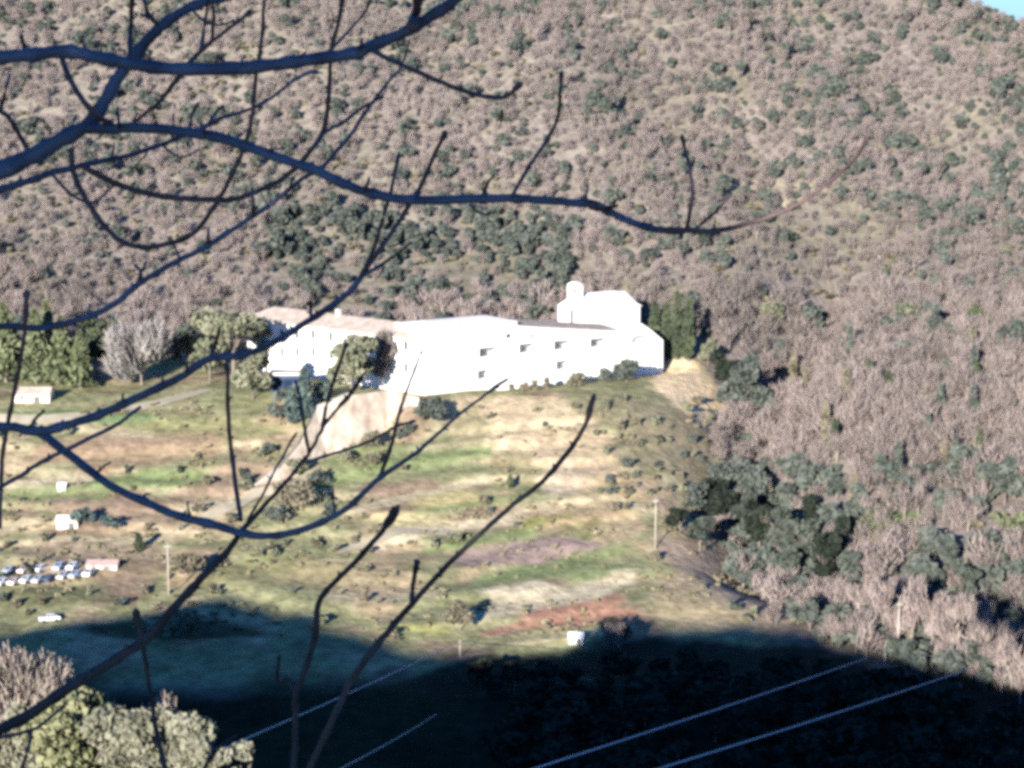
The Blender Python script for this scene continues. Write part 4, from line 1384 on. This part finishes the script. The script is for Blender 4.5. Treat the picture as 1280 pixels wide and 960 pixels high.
# ------------------------------------------------------------------ poles and cables
def pole(px, py, hpx, label, arm=True, r=.2):
    p = at(px, py); k = mpp(p); h = hpx * k
    t = empty('utility_pole', p, label, 'pole', None)
    m_ = MB(); m_.tube([p + Vector((0, 0, -1)), p + Vector((0, 0, h * .5)), p + Vector((0, 0, h))], [r, r * .85, r * .65], 10)
    m_.build('pole', M['pole'], t, True)
    if arm:
        a = MB(); a.box(p + Vector((-.7, -r * .8 - .12, h - .75)), Vector((1.4, 0, 0)), Vector((0, .12, 0)), Vector((0, 0, .14)))
        ao = a.build('crossarm', M['pole'], t)
        for s in (-.55, .55):
            q = MB(); q.tube([p + Vector((s, -r * .8 - .06, h - .61)), p + Vector((s, -r * .8 - .06, h - .4))], [.07, .05], 8); q.build('insulator', M['steel'], ao)
    return p + Vector((0, 0, h - .4))


pole(211, 744, 66, 'tall pale pole on the field above the shadow edge at left', True, .15)
pole(233, 722, 22, 'short pale post right of the tall pole on the left field', False, .11)
pole(819, 688, 66, 'tall thin pale pole at the edge of the terraces beside the dark ravine', True, .14)
pole(1122, 822, 72, 'pale pole among leafless trees above the upper power cable', True, .17)
A1 = pole(1106, 838, 22, 'lower pole at the end of the upper power cable', False, .1)
A2 = pole(1230, 850, 20, 'lower pole at the end of the lower power cable', False, .1)
A3 = pole(575, 822, 22, 'short pole at the end of the left power cable', False, .1)


def cable(px0, py0, d0, px1, py1, d1, r, label, sag=0.4):
    a = at_y(px0, py0, d0); b = at_y(px1, py1, d1) if not isinstance(px1, Vector) else px1
    m_ = MB(); P = []
    for i in range(41):
        t = i / 40
        q = lerp(a, b, t); q.z -= sag * 4 * t * (1 - t)
        P.append(q)
    m_.tube(P, r, 6)
    o = m_.build('power_cable', M['cable'], smooth=True)
    return tag(o, label, 'cable', 'power cables over the valley')


cable(430, 1036, 150, 1104, 815, 440, .075, 'upper of the two long cables crossing the dark valley at lower right')
cable(580, 1035, 150, 1228, 830, 420, .075, 'lower of the two long cables crossing the dark valley at lower right')
cable(180, 978, 170, 572, 802, 425, .06, 'short cable running up to the shadow edge in the lower middle')
cable(330, 1008, 160, 545, 893, 330, .045, 'faint cable in the darkest part at the bottom middle')


# ------------------------------------------------------------------ branches of the near trees
def catmull(P, per=6):
    out = []
    n = len(P)
    for i in range(n - 1):
        p0 = P[max(i - 1, 0)]; p1 = P[i]; p2 = P[i + 1]; p3 = P[min(i + 2, n - 1)]
        for k in range(per):
            t = k / per
            out.append(.5 * ((2 * p1) + (-p0 + p2) * t + (2 * p0 - 5 * p1 + 4 * p2 - p3) * t * t + (-p0 + 3 * p1 - 3 * p2 + p3) * t ** 3))
    out.append(P[-1])
    return out


def branch(parent, name, pts, w0, w1, d0, d1, m='bark', bud=False, kink=.5):
    """pts: way points as seen in the photo; w: thickness in photo pixels; d: distance in metres along the branch"""
    arr = [np.array(p, float) for p in pts]
    sm_ = catmull(arr, 6)
    L_ = [0]
    for i in range(1, len(sm_)): L_.append(L_[-1] + float(np.linalg.norm(sm_[i] - sm_[i - 1])))
    tot = L_[-1]
    P, rad = [], []
    g = random.Random(int(pts[0][0] * 13 + pts[-1][1] * 7))
    ws = w0 if hasattr(w0, '__len__') else [w0, w1]
    nodes = [g.uniform(.15, .3)]
    while nodes[-1] < 1: nodes.append(nodes[-1] + g.uniform(28, 60) / max(tot, 60))
    for i, q in enumerate(sm_):
        t = L_[i] / tot
        d = d0 + (d1 - d0) * t + .12 * math.sin(t * 5 + pts[0][0])
        v = at_y(q[0] + g.uniform(-kink, kink), q[1] + g.uniform(-kink, kink), d)
        wpx = np.interp(t, np.linspace(0, 1, len(ws)), ws)
        k = mpp(v)
        swell = 1.0
        for nd in nodes:
            swell += .22 * math.exp(-((t - nd) * tot / max(3.5, wpx * .45)) ** 2)
        r = wpx * k / 2 * swell * .93
        if bud and t > .955: r *= 1.45 if t < .995 else .5
        P.append(v); rad.append(r)
    mb = MB(); mb.tube(P, rad, 9, lump=.08)
    # short spurs and buds at the nodes
    for nd in nodes:
        if nd >= .97 or nd < .06 or pts[0][0] < -100 and nd < .5: continue
        i = min(range(len(sm_)), key=lambda j: abs(L_[j] / tot - nd))
        if i < 2 or i > len(sm_) - 3: continue
        tv = (P[i + 1] - P[i - 1]).normalized()
        sd = Vector((g.uniform(-1, 1), g.uniform(-.6, .6), g.uniform(-.2, 1)));
        sd = (sd - tv * sd.dot(tv)).normalized() + tv * g.uniform(.3, .9); sd.normalize()
        ln = rad[i] * g.uniform(1.0, 1.4) + mpp(P[i]) * g.uniform(2.0, 5)
        rb_ = min(rad[i] * .5, mpp(P[i]) * 2.0)
        mb.tube([P[i], P[i] + sd * ln * .6, P[i] + sd * ln], [rb_ * .8, rb_, rb_ * .35], 6)
    return mb.build(name, M[m], parent, True)


TX, TD = -430, 7.6
base = at_y(TX, 1100, TD)
gz = tz(base.x, base.y)
t1 = empty('bare_tree', (base.x, base.y, gz), 'near leafless tree whose long bluish dark limbs reach in from the left', 'tree')
tm_ = MB()
P = [Vector((base.x - .25, base.y, gz - .3)), Vector((base.x - .1, base.y, gz + 2)), at_y(TX, 1250, TD), at_y(TX + 6, 900, TD), at_y(TX - 8, 600, TD), at_y(TX + 10, 300, TD), at_y(TX - 5, 100, TD), at_y(TX + 15, -300, TD), at_y(TX + 40, -700, TD)]
sm_ = catmull(P, 5)
tm_.tube(sm_, list(np.linspace(.17, .05, len(sm_))), 14, lump=.04)
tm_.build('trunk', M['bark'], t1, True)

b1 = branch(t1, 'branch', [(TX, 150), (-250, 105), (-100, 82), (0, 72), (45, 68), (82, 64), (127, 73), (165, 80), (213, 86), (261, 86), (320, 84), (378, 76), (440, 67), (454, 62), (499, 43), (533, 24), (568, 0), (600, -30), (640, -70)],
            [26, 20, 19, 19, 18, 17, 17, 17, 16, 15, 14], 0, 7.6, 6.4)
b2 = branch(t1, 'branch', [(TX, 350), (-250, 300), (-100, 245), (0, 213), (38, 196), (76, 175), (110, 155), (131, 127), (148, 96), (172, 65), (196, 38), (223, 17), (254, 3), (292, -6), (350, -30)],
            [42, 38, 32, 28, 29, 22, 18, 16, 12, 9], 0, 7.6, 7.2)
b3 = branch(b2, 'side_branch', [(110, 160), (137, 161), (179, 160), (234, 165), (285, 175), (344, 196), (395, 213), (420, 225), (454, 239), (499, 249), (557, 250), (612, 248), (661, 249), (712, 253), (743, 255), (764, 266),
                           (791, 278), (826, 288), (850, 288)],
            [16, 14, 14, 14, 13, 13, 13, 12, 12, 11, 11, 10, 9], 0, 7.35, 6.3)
branch(b3, 'twig', [(828, 288), (860, 287.5), (892, 289), (943, 277), (988, 260), (1019, 241), (1046, 220), (1070, 196), (1086, 168)], [9, 8, 7, 6, 5, 5, 4.5, 4], 0, 6.33, 6.0, 'twig', bud=True)  # end of the limb coloured reddish to read as sunlit
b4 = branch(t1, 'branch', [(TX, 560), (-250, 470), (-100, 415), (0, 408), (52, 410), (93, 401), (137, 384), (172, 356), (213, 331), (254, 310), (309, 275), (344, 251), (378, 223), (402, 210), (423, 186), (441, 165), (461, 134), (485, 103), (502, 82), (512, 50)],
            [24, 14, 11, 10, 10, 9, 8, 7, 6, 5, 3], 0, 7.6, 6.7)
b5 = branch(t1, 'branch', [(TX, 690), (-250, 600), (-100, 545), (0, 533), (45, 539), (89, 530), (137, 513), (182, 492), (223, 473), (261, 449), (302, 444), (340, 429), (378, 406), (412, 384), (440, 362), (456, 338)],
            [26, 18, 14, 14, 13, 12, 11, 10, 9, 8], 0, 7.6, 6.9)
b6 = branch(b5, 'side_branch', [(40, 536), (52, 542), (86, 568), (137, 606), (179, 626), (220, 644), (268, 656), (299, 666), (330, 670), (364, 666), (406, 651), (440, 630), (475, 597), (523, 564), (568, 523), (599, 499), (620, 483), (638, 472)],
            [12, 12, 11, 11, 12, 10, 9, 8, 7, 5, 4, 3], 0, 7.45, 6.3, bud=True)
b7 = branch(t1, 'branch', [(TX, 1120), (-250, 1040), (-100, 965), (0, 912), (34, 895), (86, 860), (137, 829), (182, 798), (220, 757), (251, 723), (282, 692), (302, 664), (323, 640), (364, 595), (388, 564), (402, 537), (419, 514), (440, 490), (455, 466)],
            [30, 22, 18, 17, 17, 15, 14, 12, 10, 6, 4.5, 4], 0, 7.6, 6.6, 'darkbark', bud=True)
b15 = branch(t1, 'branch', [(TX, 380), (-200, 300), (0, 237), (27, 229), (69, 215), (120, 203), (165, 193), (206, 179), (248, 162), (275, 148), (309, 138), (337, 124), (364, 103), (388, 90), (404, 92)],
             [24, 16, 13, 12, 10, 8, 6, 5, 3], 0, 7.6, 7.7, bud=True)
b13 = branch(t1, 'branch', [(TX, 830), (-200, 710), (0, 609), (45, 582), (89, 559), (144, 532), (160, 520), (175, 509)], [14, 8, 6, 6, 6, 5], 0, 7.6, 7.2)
S = [
    (b2, [(89, 188), (91, 210), (103, 241), (127, 278), (151, 301), (179, 309), (213, 304), (241, 292), (261, 268), (282, 234), (306, 182), (316, 138), (320, 96), (327, 52), (330, 0), (332, -40)], 8, 4.5, 7.3, 6.9),
    (b15, [(100, 206), (131, 223), (165, 237), (206, 246), (248, 249), (292, 249), (327, 237), (358, 220), (388, 189), (406, 158), (412, 103), (414, 62), (423, 27), (430, -20)], 9, 5, 7.65, 7.2),
    (b15, [(388, 189), (406, 166), (430, 152), (454, 134), (480, 120)], 6, 4, 7.4, 7.6),
    (b1, [(414, 62), (440, 34), (458, 12), (468, -20)], 4, 3, 7.0, 7.1),
    (b1, [(77, 72), (93, 110), (117, 141), (140, 157)], 8, 8, 7.25, 7.3),
    (b1, [(462, 62), (502, 81), (540, 98), (578, 113), (609, 121), (633, 120), (652, 103)], 7, 6, 6.7, 6.4),
    (b1, [(33, 66), (26, 43)], 6, 6, 7.3, 7.3), (b1, [(450, 62), (453, 48)], 6, 4, 6.8, 6.8),
    (b1, [(515, 34), (521, 12), (522, -12)], 14, 12, 6.6, 6.6),
    (b2, [(-40, 110), (0, 138), (14, 151), (36, 190)], 6, 7, 7.4, 7.5), (b2, [(2, 140), (3, 128), (12, 93)], 5, 4, 7.4, 7.4),
    (b2, [(158, 160), (199, 127), (223, 96), (241, 74), (261, 55), (292, 31), (315, 13)], [4, 5, 6, 7, 6, 5, 5], 0, 7.3, 6.9),
    (b2, [(251, 62), (258, 14), (261, -10)], 5, 4, 7.0, 7.0), (b2, [(265, 52), (267, 20), (264, -10)], 5, 4, 7.0, 6.9),
    (b2, [(241, 14), (261, 29), (280, 30), (293, 25)], 4, 3, 7.1, 7.0), (b2, [(162, 74), (163, 40), (165, -8)], 7, 6, 7.2, 7.1),
    (b2, [(196, 30), (186, 17), (179, -6)], 6, 5, 7.2, 7.2), (b2, [(186, 22), (176, 18)], 5, 4, 7.2, 7.2),
    (b15, [(66, 219), (93, 246), (117, 253), (137, 237), (146, 228)], 4.5, 3, 7.6, 7.6), (b15, [(203, 182), (223, 196), (236, 194), (250, 186)], 3.5, 2.5, 7.65, 7.65),
    (b15, [(160, 218), (180, 196), (188, 182)], 2.5, 2, 7.7, 7.7), (b15, [(237, 163), (241, 141), (248, 129)], 4, 4, 7.65, 7.6),
    (b15, [(262, 152), (272, 138), (279, 134)], 4, 4, 7.65, 7.6), (b3, [(148, 160), (148, 138)], 4, 3.5, 7.3, 7.3), (b3, [(164, 158), (172, 140)], 3, 3, 7.3, 7.3),
    (b3, [(640, 246), (660, 210), (681, 179), (697, 148), (700, 118), (702, 88)], 5.5, 4.5, 6.55, 6.4), (b3, [(604, 245), (608, 232), (618, 218)], 6, 3, 6.6, 6.6),
    (b3, [(588, 256), (600, 267), (617, 266)], 4, 2.5, 6.6, 6.6), (b3, [(732, 252), (735, 230)], 4, 3, 6.45, 6.45), (b3, [(740, 256), (757, 260), (773, 256)], 14, 3, 6.45, 6.4),
    (b3, [(858, 286), (866, 241), (860, 203), (852, 168)], 5.5, 4.5, 6.3, 6.2), (b3, [(868, 287), (895, 264), (915, 241)], 4.5, 3, 6.3, 6.2), (b3, [(455, 239), (462, 222)], 6, 4, 6.8, 6.8),
    (b4, [(173, 356), (176, 340), (168, 331)], 6, 4, 7.2, 7.2), (b4, [(176, 343), (183, 326)], 4, 3.5, 7.2, 7.2), (b4, [(317, 270), (315, 234)], 6, 4, 7.0, 7.0), (b4, [(260, 306), (261, 284)], 5, 3.5, 7.05, 7.05),
    (b5, [(455, 340), (471, 299), (484, 254), (490, 234), (499, 191)], 6, 4.5, 6.9, 6.8), (b5, [(457, 338), (490, 290), (513, 254), (527, 230), (544, 192), (558, 164)], 7, 5.5, 6.9, 6.75),
    (b5, [(452, 345), (475, 332), (495, 318), (516, 302)], 6, 3, 6.9, 7.1), (b5, [(388, 398), (388, 376)], 4, 6, 7.0, 7.0), (b5, [(264, 448), (270, 426), (275, 408)], 6, 5, 7.15, 7.1),
    (b5, [(38, 535), (44, 524), (56, 512)], 5, 4, 7.4, 7.4), (b7, [(301, 650), (292, 585), (285, 516), (285, 475), (283, 455)], 7, 5, 7.0, 7.1),
    (b6, [(474, 598), (489, 557), (499, 516), (513, 475), (528, 437)], 6, 3.5, 6.8, 6.7),
    (b7, [(383, 578), (420, 566), (461, 552), (496, 533), (520, 526)], 4.5, 3.5, 6.75, 6.7), (b7, [(386, 565), (380, 530), (376, 500), (368, 475)], 5, 3.5, 6.75, 6.7),
    (b7, [(402, 540), (409, 502), (429, 441), (434, 428)], 5, 5, 6.7, 6.65), (b7, [(310, 650), (330, 615), (347, 582), (371, 540)], 4, 3, 6.9, 6.9),
    (b13, [(0, 660), (2, 585), (7, 544), (17, 496), (26, 448), (31, 413), (34, 362)], [5, 6, 6, 6, 5.5, 6.5], 0, 7.2, 7.1), (b7, [(-60, 935), (0, 922), (41, 912), (65, 895), (82, 881)], 6, 4, 7.2, 7.1),
    (b7, [(40, 912), (34, 940), (22, 975)], 5, 6, 7.2, 7.1),
]
for a in S:
    par, pts_, w0, w1, d0, d1 = a
    nm = 'twig'
    branch(par, nm, pts_, w0, w1, d0, d1, 'twig', bud=True)

ft = random.Random(21)
for par, (px, py), d in [(b1, (110, 70), 7.2), (b1, (300, 84), 6.9), (b1, (365, 78), 6.8), (b2, (60, 186), 7.5), (b2, (200, 34), 7.2), (b3, (255, 168), 7.1), (b3, (330, 190), 7.0), (b3, (520, 250), 6.8), (b3, (690, 251), 6.5),
                         (b4, (110, 395), 7.3), (b4, (225, 325), 7.1), (b4, (360, 238), 6.9), (b5, (155, 504), 7.3), (b5, (235, 468), 7.1), (b5, (325, 434), 7.0), (b6, (120, 592), 7.3), (b6, (240, 648), 7.0), (b6, (420, 643), 6.8),
                         (b15, (140, 198), 7.6), (b15, (215, 175), 7.65), (b7, (160, 812), 7.1), (b7, (60, 878), 7.2)]:
    a = ft.uniform(-2.2, -.3); l = ft.uniform(12, 34); bnd = ft.uniform(-.4, .4)
    q1 = (px + l * .5 * math.cos(a), py + l * .5 * math.sin(a)); q2 = (q1[0] + l * .5 * math.cos(a + bnd), q1[1] + l * .5 * math.sin(a + bnd))
    branch(par, 'twig', [(px, py), q1, q2], 3.6, 2.6, d, d, 'twig', bud=True)
b0 = at_y(330, 1500, 6.6)
gz = tz(b0.x, b0.y)
t2 = empty('bare_tree', (b0.x, b0.y, gz), 'near leafless sapling whose straight thin shoots rise from the bottom edge', 'tree')
tm2 = MB()
P = [Vector((b0.x, b0.y, gz - .3)), Vector((b0.x + .06, b0.y, gz + 1)), at_y(340, 1800, 6.6), at_y(330, 1500, 6.6), at_y(335, 1250, 6.55), at_y(330, 1120, 6.5)]
sm_ = catmull(P, 5); tm2.tube(sm_, list(np.linspace(.07, .028, len(sm_))), 12, lump=.04); tm2.build('trunk', M['darkbark'], t2, True)
c8 = branch(t2, 'branch', [(330, 1150), (350, 1040), (380, 975), (418, 895), (440, 850), (472, 805), (516, 754), (571, 695), (633, 638), (678, 602), (716, 557), (733, 527), (743, 492)], [13, 10, 9, 9, 9, 8, 7, 6, 7, 5], 0, 6.5, 5.9, 'darkbark', bud=True)
c9 = branch(t2, 'branch', [(332, 1160), (355, 1040), (367, 960), (369, 905), (370, 867), (382, 836), (394, 795), (399, 752), (420, 726), (454, 692), (485, 654), (498, 632)], [13, 10, 9, 9, 8, 8, 9, 7, 7, 9], 0, 6.5, 6.2, 'darkbark', bud=True)
c10 = branch(t2, 'branch', [(326, 1180), (250, 1060), (208, 965), (199, 929), (193, 898), (186, 853), (179, 809), (172, 778), (170, 760)], [12, 10, 9, 9, 6, 6, 8], 0, 6.5, 6.6, 'darkbark', bud=True)
c12 = branch(t2, 'branch', [(328, 1170), (255, 1000), (256, 960), (275, 934), (295, 920)], [12, 10, 8, 6, 4], 0, 6.5, 6.4, 'darkbark')
branch(c8, 'twig', [(515, 756), (515, 743), (518, 719), (522, 700)], 6, 7, 6.25, 6.2, 'darkbark', bud=True)
branch(c9, 'twig', [(371, 868), (358, 847), (347, 850), (349, 819)], 5, 5, 6.3, 6.3, 'darkbark', bud=True)

# unseen evergreen added behind the camera to keep the near limbs out of the sun
sh_p = H * 7.0 + PP * (-5.0)
gz = tz(sh_p.x, sh_p.y)
t3 = empty('evergreen_tree', (sh_p.x, sh_p.y, gz), 'unseen evergreen added behind the viewer to shade the near limbs', 'tree')
cz0 = 1.4
lob = [(sh_p.x + PP.x * a, sh_p.y + PP.y * a, cz0 + b_, 1.5, 1.5, 1.4) for a, b_ in ((-1.6, .6), (0, 1.2), (1.4, .4), (-.4, -.8), (1.2, -1), (-1.8, -1), (.2, .1), (2.0, 1.3), (-1, 2))]
Pl = leaf_quads(ell_points(lob, 9000, rng, .3), .28, 9000)
Pl = Pl - np.array([sh_p.x, sh_p.y, gz])
c_ = bpy.data.objects.new('crown', quads_mesh('crown', Pl, M['cyp'])); COL.objects.link(c_); c_.parent = t3  # crown of the added unseen evergreen
tk = MB(); tk.tube([Vector((sh_p.x, sh_p.y, gz - .3)), Vector((sh_p.x + .1, sh_p.y, gz + 4)), Vector((sh_p.x, sh_p.y, cz0 + .5))], [.3, .25, .15], 12)
tk.build('trunk', M['bark'], t3, True)  # trunk of the added unseen evergreen

# ------------------------------------------------------------------ light, sky, camera
w = bpy.data.worlds.new('World'); scene.world = w; w.use_nodes = True
nt = w.node_tree
bg_n = nt.nodes['Background']; sky = nt.nodes.new('ShaderNodeTexSky'); sky.sky_type = 'NISHITA'; sky.sun_disc = False
sky.sun_elevation = EL; sky.sun_rotation = math.atan2(H.x, H.y)
sky.air_density = 1.0; sky.dust_density = .1; sky.ozone_density = 10
nt.links.new(sky.outputs['Color'], bg_n.inputs['Color']); bg_n.inputs['Strength'].default_value = .10
sd = bpy.data.lights.new('sun', 'SUN'); sd.energy = 5; sd.angle = R(.4); sd.color = (1, .945, .885)
so = bpy.data.objects.new('sun', sd); COL.objects.link(so)
S_ = Vector((H.x * math.cos(EL), H.y * math.cos(EL), math.sin(EL)))
so.rotation_euler = S_.to_track_quat('Z', 'Y').to_euler()

cd = bpy.data.cameras.new('camera'); cam = bpy.data.objects.new('camera', cd); COL.objects.link(cam)
cd.sensor_width = 36; cd.lens = 18 / math.tan(R(HF / 2)); cd.clip_start = .1; cd.clip_end = 6000
cam.rotation_euler = (R(90) - PITCH, 0, 0)
scene.camera = cam
scene.view_settings.view_transform = 'Standard'; scene.view_settings.look = 'None'
scene.view_settings.gamma = 1; scene.view_settings.use_curve_mapping = False
scene.view_settings.exposure = 1.35
scene.render.engine = 'CYCLES'
scene.cycles.pixel_filter_type = 'BLACKMAN_HARRIS'; scene.cycles.filter_width = 4.0
scene.cycles.use_denoising = False
scene.cycles.max_bounces = 5; scene.cycles.diffuse_bounces = 3
